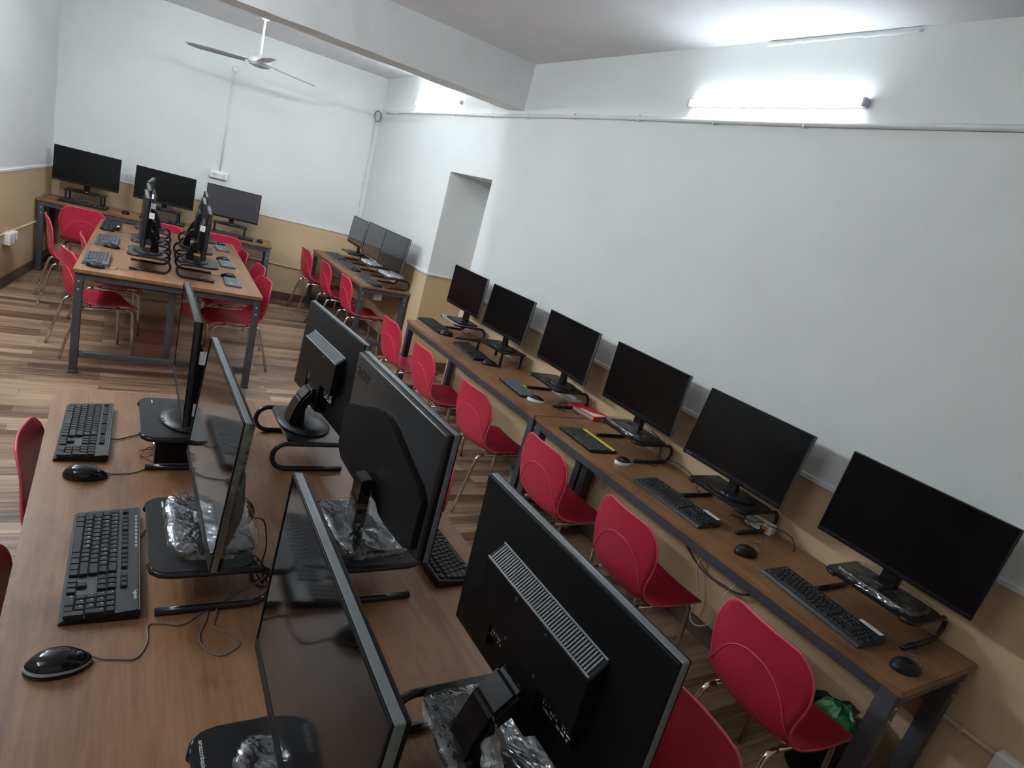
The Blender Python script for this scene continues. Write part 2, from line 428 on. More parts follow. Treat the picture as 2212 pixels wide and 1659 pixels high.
table('computer_table', (2.2208 + TW / 2, (4.897 + 2.80) / 2, 0), 0, TW, 4.897 - 2.80, 'long brown table against the right wall, ending beside the wall recess', 'tables along the right wall')
table('computer_table', (2.2208 + TW / 2, (2.794 + .60) / 2, 0), 0, TW, 2.794 - .60, 'long brown table against the right wall, nearest the camera', 'tables along the right wall', leg=.058)
table('computer_table', (2.2173 + TW / 2, (8.19 + 6.17) / 2, 0), 0, TW, 8.19 - 6.17, 'brown side table in the far right corner holding three tall screens', 'tables along the right wall')
FA = R(-8.2)
table('computer_table', (.50, 8.055, 0), FA, 2.29, .52, 'brown table along the far wall under the switch board', None, 'woodx')
table('centre_table', (.459, 6.112, 0), R(-2.4), 1.222, 2.41, 'wide brown table standing free in the far half of the room', 'wide centre tables', mid=True)
table('centre_table', (.484, 1.575, 0), 0, 1.256, 2.365, 'wide brown table filling the near left foreground', 'wide centre tables', mid=True)

# ------------------------------------------------------------------ chairs
def build_chair():
    t = thing('stacking_chair', (0, 0, 0), 0, 'red plastic chair', 'chair')
    prof = [(.226, .372, .120, 0), (.225, .388, .150, .004), (.214, .402, .178, .008), (.190, .411, .198, .012), (.13, .414, .208, .016), (.05, .408, .211, .020), (-.04, .402, .209, .024),
            (-.11, .405, .204, .028), (-.155, .420, .198, .030), (-.185, .448, .191, .030), (-.200, .490, .186, .028), (-.207, .535, .190, .026),
            (-.211, .585, .201, .026), (-.215, .640, .207, .026), (-.220, .690, .199, .026), (-.226, .726, .184, .024), (-.231, .751, .165, .020), (-.234, .768, .145, .016), (-.236, .778, .122, .012), (-.236, .782, .096, .008)]
    sm = spline([(p[0], p[1], p[2]) for p in prof], 3); dish = spline([(p[3], 0, 0) for p in prof], 3)
    NU = 14; rows = []; fr = []
    for i, p in enumerate(sm):
        a, b = sm[max(i - 1, 0)], sm[min(i + 1, len(sm) - 1)]
        tx, tz = b.x - a.x, b.y - a.y; l = math.hypot(tx, tz); nx, nz = tz / l, -tx / l
        fr.append((p.x, p.y, p.z, nx, nz, dish[i].x))
        rows.append([(p.x + nx * dish[i].x * u * u, u * p.z, p.y + nz * dish[i].x * u * u) for u in [k * 2 / NU - 1 for k in range(NU + 1)]])
    mb = MB(); mb.grid(rows)
    o = mb.build('shell', 'red', t)
    md = o.modifiers.new('thickness', 'SOLIDIFY'); md.thickness = .007; md.offset = 0
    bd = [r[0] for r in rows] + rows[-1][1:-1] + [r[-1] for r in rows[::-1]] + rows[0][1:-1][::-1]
    MB().tube(bd, .0046, 6, closed=True).build('rim', 'rim', t)  # paler red tube stands in for the highlight along the shell edge
    # moulded line that arches over the outer face of the back
    def on(u, z):
        best = [f for f in fr if f[0] < -.1]
        f = min(best, key=lambda q: abs(q[1] - z))
        i = fr.index(f); g = fr[min(i + 1, len(fr) - 1)] if z > f[1] else fr[i - 1]
        k = (z - f[1]) / (g[1] - f[1]) if abs(g[1] - f[1]) > 1e-6 else 0
        q = [f[j] + (g[j] - f[j]) * k for j in range(6)]
        return (q[0] + q[3] * (q[5] * u * u - .0045), u * q[2], q[1] + q[4] * (q[5] * u * u - .0045))
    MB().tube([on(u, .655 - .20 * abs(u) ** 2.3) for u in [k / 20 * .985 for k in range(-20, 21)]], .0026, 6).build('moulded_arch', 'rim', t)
    mb = MB(); zb = .383
    for s in (-1, 1): mb.tube([(-.13, s * .150, zb), (.15, s * .150, zb)], .0105, 8)
    for x in (-.08, .11): mb.tube([(x, -.150, zb + .004), (x, 0, zb - .002), (x, .150, zb + .004)], .008, 8)
    mb.box((.015, 0, zb + .008), (.20, .20, .010), .003)
    mb.build('seat_frame', 'chrome', t)
    for s in (-1, 1):
        for (x0, x1, yf) in ((-.13, -.275, .175), (.15, .222, .165)):
            d = 1 if x1 > x0 else -1
            pts = [(x0, s * .150, zb), (x0 + d * .02, s * .150, zb - .001), (x0 + d * .038, s * .151, zb - .010), (x0 + d * .05, s * .152, zb - .028), (x1, s * yf, .0)]
            MB().tube(pts[:4] + [tuple(pts[3][k] + (pts[4][k] - pts[3][k]) * q for k in range(3)) for q in (.5, 1)], .0105, 8).build('leg', 'chrome', t)
    return t
chair0 = build_chair(); first = [True]
def chair(x, y, deg, label, group):
    if first[0]:
        first[0] = False
        chair0.location = (x, y, 0); chair0.rotation_euler = (0, 0, R(deg)); tag(chair0, label, 'chair', group)
    else: dup(chair0, (x, y, 0), R(deg), label, group)
g = 'red chairs along the right wall tables'
chair(2.200, 4.66, 2, 'red plastic chair at the wall table, farthest of the row, beside the wall recess', g)
chair(2.180, 3.93, 0, 'red plastic chair at the wall table, second from the recess end', g)
chair(2.195, 3.15, 3, 'red plastic chair at the wall table, just before the seam between the two tables', g)
chair(2.200, 2.34, 0, 'red plastic chair at the wall table, facing the black keyboard with the yellow strip', g)
chair(2.195, 1.66, -3, 'red plastic chair at the wall table above the hanging white cable', g)
chair(2.175, .915, -5, 'red plastic chair at the wall table, nearest the camera beside the waste bin', g)
g = 'red chairs at the far centre table'
chair(-.27, 6.83, 8, 'red plastic chair standing farthest left, pulled out near the left wall', g)
chair(.02, 6.13, 6, 'red plastic chair at the left side of the far centre table, middle one', g)
chair(-.055, 5.49, 18, 'red plastic chair at the near left corner of the far centre table', g)
chair(.925, 5.46, 190, 'red plastic chair at the near right corner of the far centre table', g)
chair(.985, 6.08, 186, 'red plastic chair at the right side of the far centre table, middle one', g)
chair(.935, 6.72, 184, 'red plastic chair at the right side of the far centre table, farthest back', g)
g = 'red chairs at the far wall table'
chair(-.23, 7.80, 84, 'red plastic chair at the far wall table, left of the three', g)
chair(.50, 7.85, 82, 'red plastic chair at the far wall table, mostly hidden behind the upright screens', g)
chair(1.10, 7.84, 80, 'red plastic chair at the far wall table, right of the three', g)
g = 'red chairs at the far right corner table'
chair(2.26, 7.87, 5, 'red plastic chair at the corner side table, nearest the far wall', g)
chair(2.30, 7.10, 2, 'red plastic chair at the corner side table, in the middle', g)
chair(2.33, 6.38, 0, 'red plastic chair at the corner side table, nearest its open end', g)
g = 'red chairs at the near table'
chair(.03, 2.25, -3, 'red plastic chair on the left of the near table, its back above the table edge', g)
chair(.04, 1.50, 2, 'red plastic chair cut off by the left picture edge beside the near table', g)
chair(1.075, 2.20, 180, 'red plastic chair on the right of the near table, peeping out behind a screen', g)
chair(1.14, .73, 178, 'large red plastic chair back at the bottom edge right of the near table', g)

# ------------------------------------------------------------------ monitor risers
RH = .118
def riser_tube(mat='riser', mark=None):
    t = thing('monitor_riser', (0, 0, 0), 0, 'riser', 'monitor stand')
    w, d = .36, .235
    mb = MB(); mb.prism(rrect(w - .012, d, .042, 8), 2, RH - .012, RH, bev=.002); mb.build('shelf', mat, t)
    r = .0092
    for s in (-1, 1):
        x = s * (w / 2 - r)
        zt, zb = RH - .010, r
        rr = (zt - zb) / 2
        pts = [(x - s * .045, -d / 2 + .003, zt), (x - s * .020, -d / 2 + .009, zt), (x - s * .006, -d / 2 + .024, zt), (x, -d / 2 + .048, zt), (x, 0, zt), (x, d / 2, zt)]
        pts += arc((d / 2, (zt + zb) / 2), rr, 90, -90, 12, lambda a, b: (x, a, b))[1:]
        pts += [(x, 0, zb), (x, -d / 2 + .02, zb)]
        MB().tube(pts, r, 10).build('tube_leg', 'tube', t)
    if mark:
        m = Matrix.Translation((-w / 2 + (.048 if mark[2] else .030), -d / 2 + (.030 if mark[2] else .018), RH + .0006)) @ Matrix.Rotation(mark[2], 4, 'Z')
        text('logo', mark[0], mark[1], 'legend', t, m)
    return t
def riser_legs():
    t = thing('monitor_riser', (0, 0, 0), 0, 'riser', 'monitor stand')
    w, d = .37, .235
    mb = MB(); mb.prism(rrect(w, d, .012, 4), 2, RH - .010, RH, bev=.002); mb.build('shelf', 'riser', t)
    for sx in (-1, 1):
        for sy in (-1, 1):
            mb = MB(); mb.box((sx * (w / 2 - .022), sy * (d / 2 - .022), (RH - .01) / 2), (.016, .016, RH - .01), .002)
            mb.lathe([(.014, 0), (.014, .008), (.009, .012)], 12, (sx * (w / 2 - .022), sy * (d / 2 - .022), 0)); mb.build('leg', 'riser', t)
    return t
protos = {}
def riser(kind, x, y, rz, label, group, z=.75):
    if kind not in protos:
        protos[kind] = {'tube': lambda: riser_tube(), 'silver': lambda: riser_tube('silver'), 'one': lambda: riser_tube('riser', ('1', .042, PI / 2)),
                        'word': lambda: riser_tube('riser', ('amazonbasics', .0115, 0)), 'legs': riser_legs}[kind]()
        o = protos[kind]; o.location = (x, y, z); o.rotation_euler = (0, 0, rz); tag(o, label, 'monitor stand', group)
        return o
    return dup(protos[kind], (x, y, z), rz, label, group)

# ------------------------------------------------------------------ monitors
def base_round(mb, rx, ry, cy=0.):
    mb.lathe([(1, 0), (1.0, .004), (.985, .008), (.6, .013), (.2, .016), (0, .016)], 36, (0, cy, 0), sx=rx, sy=ry)
def crumple(rows, amp):
    return [[(p[0] + random.uniform(-amp, amp), p[1] + random.uniform(-amp, amp), p[2] + random.uniform(-amp * .3, amp)) for p in r] for r in rows]
def wrap(t, hx, hy, cy, z0=.016, spread=.012, neck=None, amp=.003, mat='film'):
    amp = min(amp, .0026)
    """crumpled clear film lying over a stand base"""
    n = 72; rows = []
    for k, (q, z) in enumerate([(1.05, .001 - z0), (1.04, -z0 + .005), (1.05, .004 - z0 * .2), (1.0, .006), (.84, .008), (.75, .0085), (.66, .009), (.57, .010), (.48, .010), (.39, .011), (.30, .012)]):
        row = []
        for i in range(n + 1):
            a = i * 2 * PI / n; ca, sa = math.cos(a), math.sin(a)
            e = .45
            x = (abs(ca) ** e) * math.copysign(1, ca) * hx * q; y = (abs(sa) ** e) * math.copysign(1, sa) * hy * q
            rr = random.uniform(-amp, amp)
            row.append((x + rr * ca, cy + y + rr * sa, max(z0 + z + random.uniform(-amp * .5, amp * 1.2), .003)))
        row[-1] = row[0]; rows.append(row)
    mb = MB(); mb.grid(rows, smooth=True)
    if neck:                                            # film gathered up around the neck
        rows = []
        for (q, z) in ((1.25, .02), (1.12, .05), (1.08, .08), (1.1, neck[2])):
            row = []
            for i in range(17):
                a = i * 2 * PI / 16; ca, sa = math.cos(a), math.sin(a)
                row.append((math.copysign(abs(ca) ** .5, ca) * neck[0] * q + random.uniform(-.002, .002), neck[3] + math.copysign(abs(sa) ** .5, sa) * neck[1] * q + random.uniform(-.002, .002), z + random.uniform(-.006, .006)))
            row[-1] = row[0]; rows.append(row)
        mb.grid(rows, smooth=False)
    mb.build('plastic_film', mat, t)

def monitor(c, yaw, tilt, w, h, zbase, label, group, base='round', back='plain', chin=.022, scr='satin', film=False, sticker=0, brand=None, edge='bezel', neck_y=.055, th=.022, bump_w=.62, film_strip=False, top='bezel'):
    """c = centre of the front face (world), yaw = z rotation with the screen facing local -Y, zbase = height the base stands on"""
    t = thing('computer_monitor', (c[0], c[1], zbase), yaw, label, 'monitor', group)
    pz = c[2] - zbase
    ct, st = math.cos(tilt), math.sin(tilt)
    def T(v): return (v[0], v[1] * ct + v[2] * st, pz + v[2] * ct - v[1] * st)
    mb = MB(); mb.box((0, th * .34, 0), (w, th * .68, h), .002); mb.xform(T); mb.build('front_frame', edge, t)
    mb = MB(); mb.box((0, th * .80, 0), (w - .003, th * .40, h - .003), .002); mb.xform(T); mb.build('rear_panel', 'dark', t)
    mb = MB()                                            # raised frame ring with the chin below
    b = .006
    for (cx, cz, dx, dzz) in ((0, h / 2 - b / 2, w - .002, b), (0, -h / 2 + chin / 2, w - .002, chin), (-w / 2 + b / 2, 0, b, h - .002), (w / 2 - b / 2, 0, b, h - .002)):
        mb.box((cx, -.0008, cz), (dx, .0035, dzz), .001)
    mb.xform(T); mb.build('bezel', 'dark', t)
    mb = MB(); mb.box((0, -.0003, chin / 2 - b / 2 + .0), (w - 2 * b + .001, .001, h - chin - b + .001)); mb.xform(T); mb.build('screen', scr, t)
    if film_strip:                                      # strip of clear edge film still on the near side
        mb = MB(); mb.box((w / 2 + .0006, th / 2, .02), (.0012, th * .9, h * .9)); mb.xform(T); mb.build('edge_film', 'film', t)
    if brand:
        m = Matrix.Translation((-w / 2 + .018, 0, -h / 2 + chin / 2)) @ Matrix.Rotation(PI / 2, 4, 'X')
        o = text('logo', brand, .012, 'greyprint', t, Matrix.Translation((0, -.0028, 0)) @ m)
        for v in o.data.vertices: v.co = T(v.co)
    # back
    if back == 'plain':
        mb = MB(); mb.prism([(th, -h * .40), (th + .028, -h * .34), (th + .030, .02), (th + .012, h * .22), (th, h * .24)], 0, -w * bump_w / 2, w * bump_w / 2, bev=.004); mb.xform(T); mb.build('back_cover', 'black', t)
    elif back == 'vent':
        y1 = th + .034; bw = w * bump_w / 2; zt, zb = h * .240, -h * .175; DR = .030
        mb = MB(); mb.prism([(th - .001, zb), (y1, zb + .006), (y1, zt - DR), (th - .001, zt)], 0, -bw, bw, bev=.002); mb.prism([(th - .001, -h * .49), (y1 - .004, -h * .47), (y1 - .004, zb + .01), (th - .001, zb + .01)], 0, -.065, .065, bev=.002); mb.xform(T); mb.build('back_cover', 'dark', t)
        mb = MB(); n = 46; dv = Vector((0, y1 - th, -DR)); up = Vector((0, DR, y1 - th)).normalized()
        for k in range(n):
            x = -bw + .012 + (2 * bw - .024) * k / (n - 1)
            mb._add([Vector((x + sx, th, zt)) + dv * q + up * zz for zz in (0, .0022) for q in (.10, .90) for sx in (-.0017, .0017)],
                    [[0, 1, 3, 2], [4, 5, 7, 6], [0, 1, 5, 4], [2, 3, 7, 6], [0, 2, 6, 4], [1, 3, 7, 5]])
        for q in (.04, .95):
            mb._add([Vector((x, th, zt)) + dv * (q + e) + up * zz for zz in (0, .003) for e in (-.035, .035) for x in (-bw + .003, bw - .003)],
                    [[0, 1, 3, 2], [4, 5, 7, 6], [0, 1, 5, 4], [2, 3, 7, 6], [0, 2, 6, 4], [1, 3, 7, 5]])
        mb.xform(T); mb.build('vent_grille', 'bezel', t)
        for (cx, lab) in ((.085, 0), (-.105, 1)):       # printed labels under the swelling
            cz = -h * .245; lw, lh = .094, .040
            mb = MB(); mb.box((cx, th + .0043, cz), (lw, .009, lh), .001); mb.xform(T); o = mb.build('rating_label', 'dark', t)
            mb = MB(); rr = random.Random(4 + lab)
            for row in range(4):
                x = lw * .45
                while x > -lw * .42:
                    ww = rr.choice((.003, .004, .006, .010))
                    if rr.random() < .72: mb.box((cx + x - ww / 2, th + .0090, cz + .013 - row * .0085), (ww, .0006, rr.choice((.003, .0045, .005))), mi=0 if rr.random() < .45 else 1)
                    x -= ww + rr.choice((.002, .004, .006))
            mb.xform(T); mb.build('printed_marks', ['legend', 'greyprint'], o)
            mb = MB(); mb.box((cx + lw / 2 + .006, th + .006, cz - .012), (.007, .012, .070), .002); mb.xform(T); mb.build('cable_clip', 'black', t)
        for (x, z) in ((-.05, .045), (.05, .045), (-.05, -.045), (.05, -.045), (-.02, -.095), (.03, -.095)):
            mb = MB(); mb.lathe([(.0042, -.001), (.0042, .0008), (.0022, .001), (0, .0002)], 12); mb.xform(lambda v: (v[0] + x, y1 + v[2], v[1] + z)); mb.xform(T); mb.build('screw', 'brushed', t)
    elif back == 'shield':
        y1 = th + .030
        mb = MB(); mb.box((0, th + .006, 0), (w * .99, .016, h * .985), .007); mb.xform(T); mb.build('back_cover', 'brushed', t)
        half = [(.03 * w, .270 * h), (.10 * w, .245 * h), (.32 * w, .105 * h), (.43 * w, .045 * h), (.48 * w, -.03 * h), (.475 * w, -.40 * h), (.40 * w, -.48 * h), (.20 * w, -.50 * h), (.13 * w, -.485 * h), (.08 * w, -.43 * h)]
        poly = half + [(-p[0], p[1]) for p in half[::-1]]
        mb = MB(); mb.prism(poly, 1, th + .010, y1, bev=.004); mb.xform(T); mb.build('raised_shield', 'dark', t)
        m = Matrix.Translation((w * .375, th + .0146, h * .355)) @ Matrix.Rotation(PI, 4, 'Z') @ Matrix.Rotation(PI / 2, 4, 'X')
        o = text('logo', 'acer', .062, 'gloss', t, m, 'CENTER')
        for v in o.data.vertices: v.co = T(v.co)
        mb = MB(); mb.box((.0, y1 + .0005, -.40 * h), (.040, .001, .022)); mb.xform(T); o = mb.build('white_label', 'label', t)
        mb = MB(); mb.box((.0, y1 + .0012, -.40 * h), (.020, .0006, .012)); mb.xform(T); mb.build('label_print', 'greyprint', o)
    elif back == 'curve':                              # slim panel whose lower back swells in a smooth bulge
        mb = MB(); mb.prism([(th, -h * .46), (th + .018, -h * .44), (th + .034, -h * .25), (th + .034, -.05), (th + .020, h * .10), (th, h * .17)], 0, -w * .40, w * .40, bev=.006, smooth=True); mb.xform(T); mb.build('back_cover', 'bezel', t)
    for k_ in range(abs(sticker)):                     # paper tags stuck on the side, standing off the back
        mb = MB(); mb.box((math.copysign(w / 2 - .004, sticker), th + .017, h * (.17 - .5 * k_)), (.0012, .036, .042)); mb.xform(T); mb.build('paper_tag', 'label', t)
    # stand
    ny = neck_y; zb = -h / 2 + .05
    nb = T((0, th + .02, zb))
    if base == 'round':
        mb = MB(); base_round(mb, .125, .095, ny - .005); mb.build('base', 'black', t)
        mb = MB(); mb.box((.018, ny - .092, .010), (.020, .004, .004), .001); mb.box((.045, ny - .088, .010), (.010, .004, .004), .001); mb.build('reflective_badge', 'silver', t)
        pr = [(ny - .012, .010), (ny + .022, .010), (nb[1] + .012, nb[2]), (nb[1] - .012, nb[2] + .012), (ny - .014, max(.03, nb[2] - .05))]
        mb = MB(); mb.prism(pr, 0, -.026, .026, bev=.004); mb.build('neck', 'black', t)
    elif base == 'arm':                                # thick forward-bending neck on a round base
        mb = MB(); base_round(mb, .125, .098, ny - .01); mb.build('base', 'black', t)
        pr = [(ny + .000, .010), (ny + .060, .010), (ny + .052, .060), (ny + .030, nb[2] - .005), (nb[1] + .028, nb[2] + .038), (nb[1] - .012, nb[2] + .040), (nb[1] - .012, nb[2] + .005), (ny + .005, nb[2] - .035)]
        mb = MB(); mb.prism(pr, 0, -.040, .040, bev=.008); mb.build('neck', 'black', t)
    elif base == 'slab':                               # flat wide rectangular base, straight column
        mb = MB(); mb.prism(rrect(.26, .185, .02, 5, (0, ny - .02)), 2, 0, .013, bev=.003); mb.build('base', 'black', t)
        mb = MB(); mb.prism([(ny - .010, .010), (ny + .026, .010), (ny + .026, nb[2] + .03), (ny - .006, nb[2] + .035)], 0, -.032, .032, bev=.004); mb.build('neck', 'gloss', t)
    if film:
        if base == 'slab': wrap(t, .145, .105, ny - .02, .018, neck=(.036, .022, .11, ny + .008) if film > 1 else None, amp=.0045 * film, mat='filmd' if film > 2 else 'film')
        else: wrap(t, .13, .10, ny - .008, .018, neck=None, amp=.004 * film)
    return t
ZR = .75 + RH
W_ = 'on the long right-hand wall tables'
mg = 'black monitors on the right wall tables'
def station(key, c, yaw, tilt, w, h, rk, rx, ry, rrz, mlabel, rlabel, mgroup, rgroup, **kw):
    riser(rk, rx, ry, rrz, rlabel, rgroup)
    monitor(c, yaw, tilt, w, h, ZR, mlabel, mgroup, **kw)
rg = 'risers on the right wall tables'
q = -PI / 2
station('A1', (2.54, 4.566, 1.137), -1.560, .0147, .572, .329, 'silver', 2.575, 4.60, q, 'black monitor farthest along the right wall tables, on a silver-grey riser', 'silver-grey topped riser at the recess end of the wall table', mg, rg, base='slab', film_strip=True, edge='bezel')
station('A2', (2.54, 3.874, 1.1315), -1.526, .0661, .554, .329, 'legs', 2.585, 3.90, q + .08, 'black monitor second from the recess on the wall table, on a four-legged riser', 'black riser on four straight legs on the wall table', mg, rg)
station('A3', (2.54, 3.098, 1.1305), -1.616, .0245, .566, .340, 'tube', 2.575, 3.13, q - .03, 'black monitor on the wall table beside the red carton, left of it', 'black tube-legged riser just left of the red carton', mg, rg)
station('B1', (2.54, 2.360, 1.134), -1.594, -.02, .584, .340, 'tube', 2.585, 2.36, q - .02, 'black monitor on the wall table behind the black keyboard with yellow strip', 'black tube-legged riser behind the keyboard with the yellow strip', mg, rg, base='slab', film=1, film_strip=True)
station('B2', (2.54, 1.658, 1.118), -1.564, .1116, .569, .352, 'tube', 2.580, 1.655, q, 'black monitor second nearest on the wall table, tangled cables under its riser', 'black tube-legged riser with tangled cables and a paper pack under it', mg, rg, brand='Lenovo')
station('B3', (2.54, .912, 1.136), -1.573, .0338, .577, .351, 'tube', 2.580, .910, q, 'large black monitor nearest the camera on the right wall table', 'black tube-legged riser at the near end of the wall table', mg, rg, base='slab', film=1, chin=.018, film_strip=True)
mg2 = 'tall monitors on the corner side table'; rg2 = 'risers on the corner side table'
station('C1', (2.57, 7.663, 1.133), -1.577, .0924, .556, .332, 'tube', 2.60, 7.72, q, 'grey reflecting monitor on the corner side table, nearest the far wall', 'black riser on the corner side table, nearest the far wall', mg2, rg2, scr='mirror')
station('C2', (2.57, 7.027, 1.126), -1.543, .0805, .570, .370, 'tube', 2.60, 7.03, q, 'grey reflecting monitor in the middle of the corner side table', 'black riser in the middle of the corner side table', mg2, rg2, scr='mirror', base='slab', film=3, chin=.010)
station('C3', (2.57, 6.400, 1.126), -1.50, .0954, .598, .380, 'tube', 2.60, 6.40, q, 'grey reflecting monitor at the open end of the corner side table', 'black riser at the open end of the corner side table', mg2, rg2, scr='mirror', base='slab', film=3, chin=.010)
mg3 = 'monitors along the far wall'; rg3 = 'risers along the far wall'
station('F1', (-.268, 8.205, 1.115), -.171, .05, .6145, .355, 'legs', -.265, 8.245, FA, 'wide black monitor at the left end of the far wall table', 'black legged riser at the left end of the far wall table', mg3, rg3, brand='Lenovo')
station('F2', (.470, 8.10, 1.104), -.263, .06, .609, .350, 'legs', .475, 8.14, FA - .05, 'black monitor at the middle of the far wall table, partly hidden by upright screens', 'black legged riser at the middle of the far wall table', mg3, rg3, brand='Lenovo')
station('F3', (1.169, 7.985, 1.104), -.221, .02, .585, .345, 'legs', 1.175, 8.03, FA, 'dark grey monitor under the switch board on the far wall table', 'black legged riser under the dark grey far wall monitor', mg3, rg3, scr='lcd')  # grey screen colour stands in for a reflection on the glass
# near table
mg4 = 'monitors on the near table'; rg4 = 'risers on the near table'
station('NL1', (.235, 2.235, 1.127), -1.585, .0, .535, .345, 'one', .245, 2.245, q, 'edge-on monitor at the far left of the near table, with an oval base', 'black riser with an oval monitor base at the far left of the near table', mg4, rg4, scr='screen', sticker=2, back='plain', edge='edgegloss', base='round', neck_y=.05)
station('NL2', (.2475, 1.530, 1.120), -1.571, .068, .600, .362, 'one', .246, 1.515, q, 'slim edge-on monitor above a plastic-wrapped base in the middle left of the near table', 'black riser under the bubbly plastic-wrapped base beside the near keyboard', mg4, rg4, scr='screen', back='curve', base='slab', film=2, neck_y=.05, film_strip=True, edge='bezel')
station('NL3', (.283, .700, 1.140), -1.606, .03, .548, .370, 'word', .290, .712, q, 'large tilted monitor at the bottom centre, screen mirroring the brown table', 'black riser with a white word mark at the bottom edge of the near table', mg4, rg4, scr='screen', edge='bezel', base='round', film=1, back='plain')
q2 = PI / 2
# for these the photographed face is the back: the front sits .05 further right
def backed(c, ang, off):
    return (c[0] + off * math.cos(ang), c[1] + off * math.sin(ang), c[2])
station('NR1', backed((.729, 2.244, 1.116), 0, .022), q2 + .071, -.028, .590, .360, 'tube', .713, 2.245, q2, 'monitor seen from behind with a plain vent strip, farthest right on the near table', 'black riser under the farthest back-turned monitor on the near table', mg4, rg4, back='vent', base='arm', bump_w=.60, neck_y=.075)
station('NR2', backed((.705, 1.485, 1.142), 0, .022), q2 + .03, .01, .625, .355, 'tube', .690, 1.480, q2, 'monitor seen from behind with a shiny shield-shaped back and dark logo', 'black riser under the shield-backed monitor on the near table', mg4, rg4, back='shield', base='slab', film=2, neck_y=.065, film_strip=True)
station('NR3', backed((.725, .712, 1.130), 0, .022), q2, .050, .567, .370, 'tube', .728, .708, q2, 'big monitor seen from behind with a ribbed grille, nearest the camera', 'black riser at the bottom edge under the ribbed-back monitor', mg4, rg4, back='vent', base='arm', film=2, neck_y=.075, bump_w=.60)
nr3 = [o for o in C.objects if o.get('label', '').startswith('big monitor seen from behind')][0]
rows = []
for k in range(15):
    qk = k / 14; wd_ = .020 + .13 * qk
    rows.append([(-.012 - .055 * qk + (u - .5) * wd_ + random.uniform(-.002, .002), .085 + .030 * qk + .012 * math.sin(u * 9 + qk * 5) + random.uniform(-.003, .003), .125 - .105 * qk + .006 * math.sin(u * 14) + random.uniform(-.002, .002)) for u in [i / 10 for i in range(11)]])
mb = MB(); mb.grid(rows, smooth=False); mb.build('loose_film', 'filmd', nr3)
# far centre table, two back-to-back rows
mg5 = 'upright screens on the far centre table'; rg5 = 'risers on the far centre table'
for key, x, y, dy, lab in (('EL3', .185, 5.36, .03, 'nearest the camera'), ('EL2', .215, 5.93, .03, 'in the middle'), ('EL1', .255, 6.62, -.07, 'farthest back')):
    station(key, (x, y, 1.115), -PI / 2 + dy - .04, .02, .57, .345, 'tube', x + .045, y + .0, q - .04, 'edge-on black monitor in the left row of the far centre table, ' + lab, 'black tube riser in the left row of the far centre table, ' + lab, mg5, rg5, base='arm', neck_y=.07, sticker=1, th=.03, edge='edgegloss')
for key, x, y, lab in (('ER3', .625, 5.30, 'nearest the camera'), ('ER2', .650, 5.91, 'in the middle'), ('ER1', .730, 6.56, 'farthest back')):
    station(key, (x, y, 1.10), PI / 2 - .08, -.03, .57, .345, 'tube', x - .02, y + .02, q2 - .04, 'edge-on black monitor in the right row of the far centre table, ' + lab, 'black tube riser in the right row of the far centre table, ' + lab, mg5, rg5, base='arm', neck_y=.075, sticker=-1 if key == 'ER3' else 0, th=.03, edge='edgegloss')

# ------------------------------------------------------------------ keyboards
def keycap(mb, x, y, w, d, z0, h, mi=0):
    a, b = w / 2 - .0008, d / 2 - .0008; c, e = a - .0018, b - .0018
    vs = [(x - a, y - b, z0), (x + a, y - b, z0), (x + a, y + b, z0), (x - a, y + b, z0), (x - c, y - e, z0 + h), (x + c, y - e, z0 + h), (x + c, y + e + .0008, z0 + h), (x - c, y + e + .0008, z0 + h)]
    mb._add(vs, [[4, 5, 6, 7], [0, 1, 5, 4], [1, 2, 6, 5], [2, 3, 7, 6], [3, 0, 4, 7]], mi)
ROWS = [  # letters rows from the back to the front: widths in key units
    ('function_row', [1, .6, 1, 1, 1, 1, .4, 1, 1, 1, 1, .4, 1, 1, 1, 1]),
    ('number_row', [1] * 13 + [2]), ('upper_letter_row', [1.5] + [1] * 12 + [1.5]), ('home_row', [1.75] + [1] * 11 + [2.25]),
    ('lower_letter_row', [2.25] + [1] * 10 + [2.75]), ('space_bar_row', [1.25, 1.25, 1.25, 6.25, 1.25, 1.25, 1.25, 1.25])]
LEG = ['', '`1234567890-=', ' QWERTYUIOP[]\\', ' ASDFGHJKL;\'', ' ZXCVBNM,./', '']
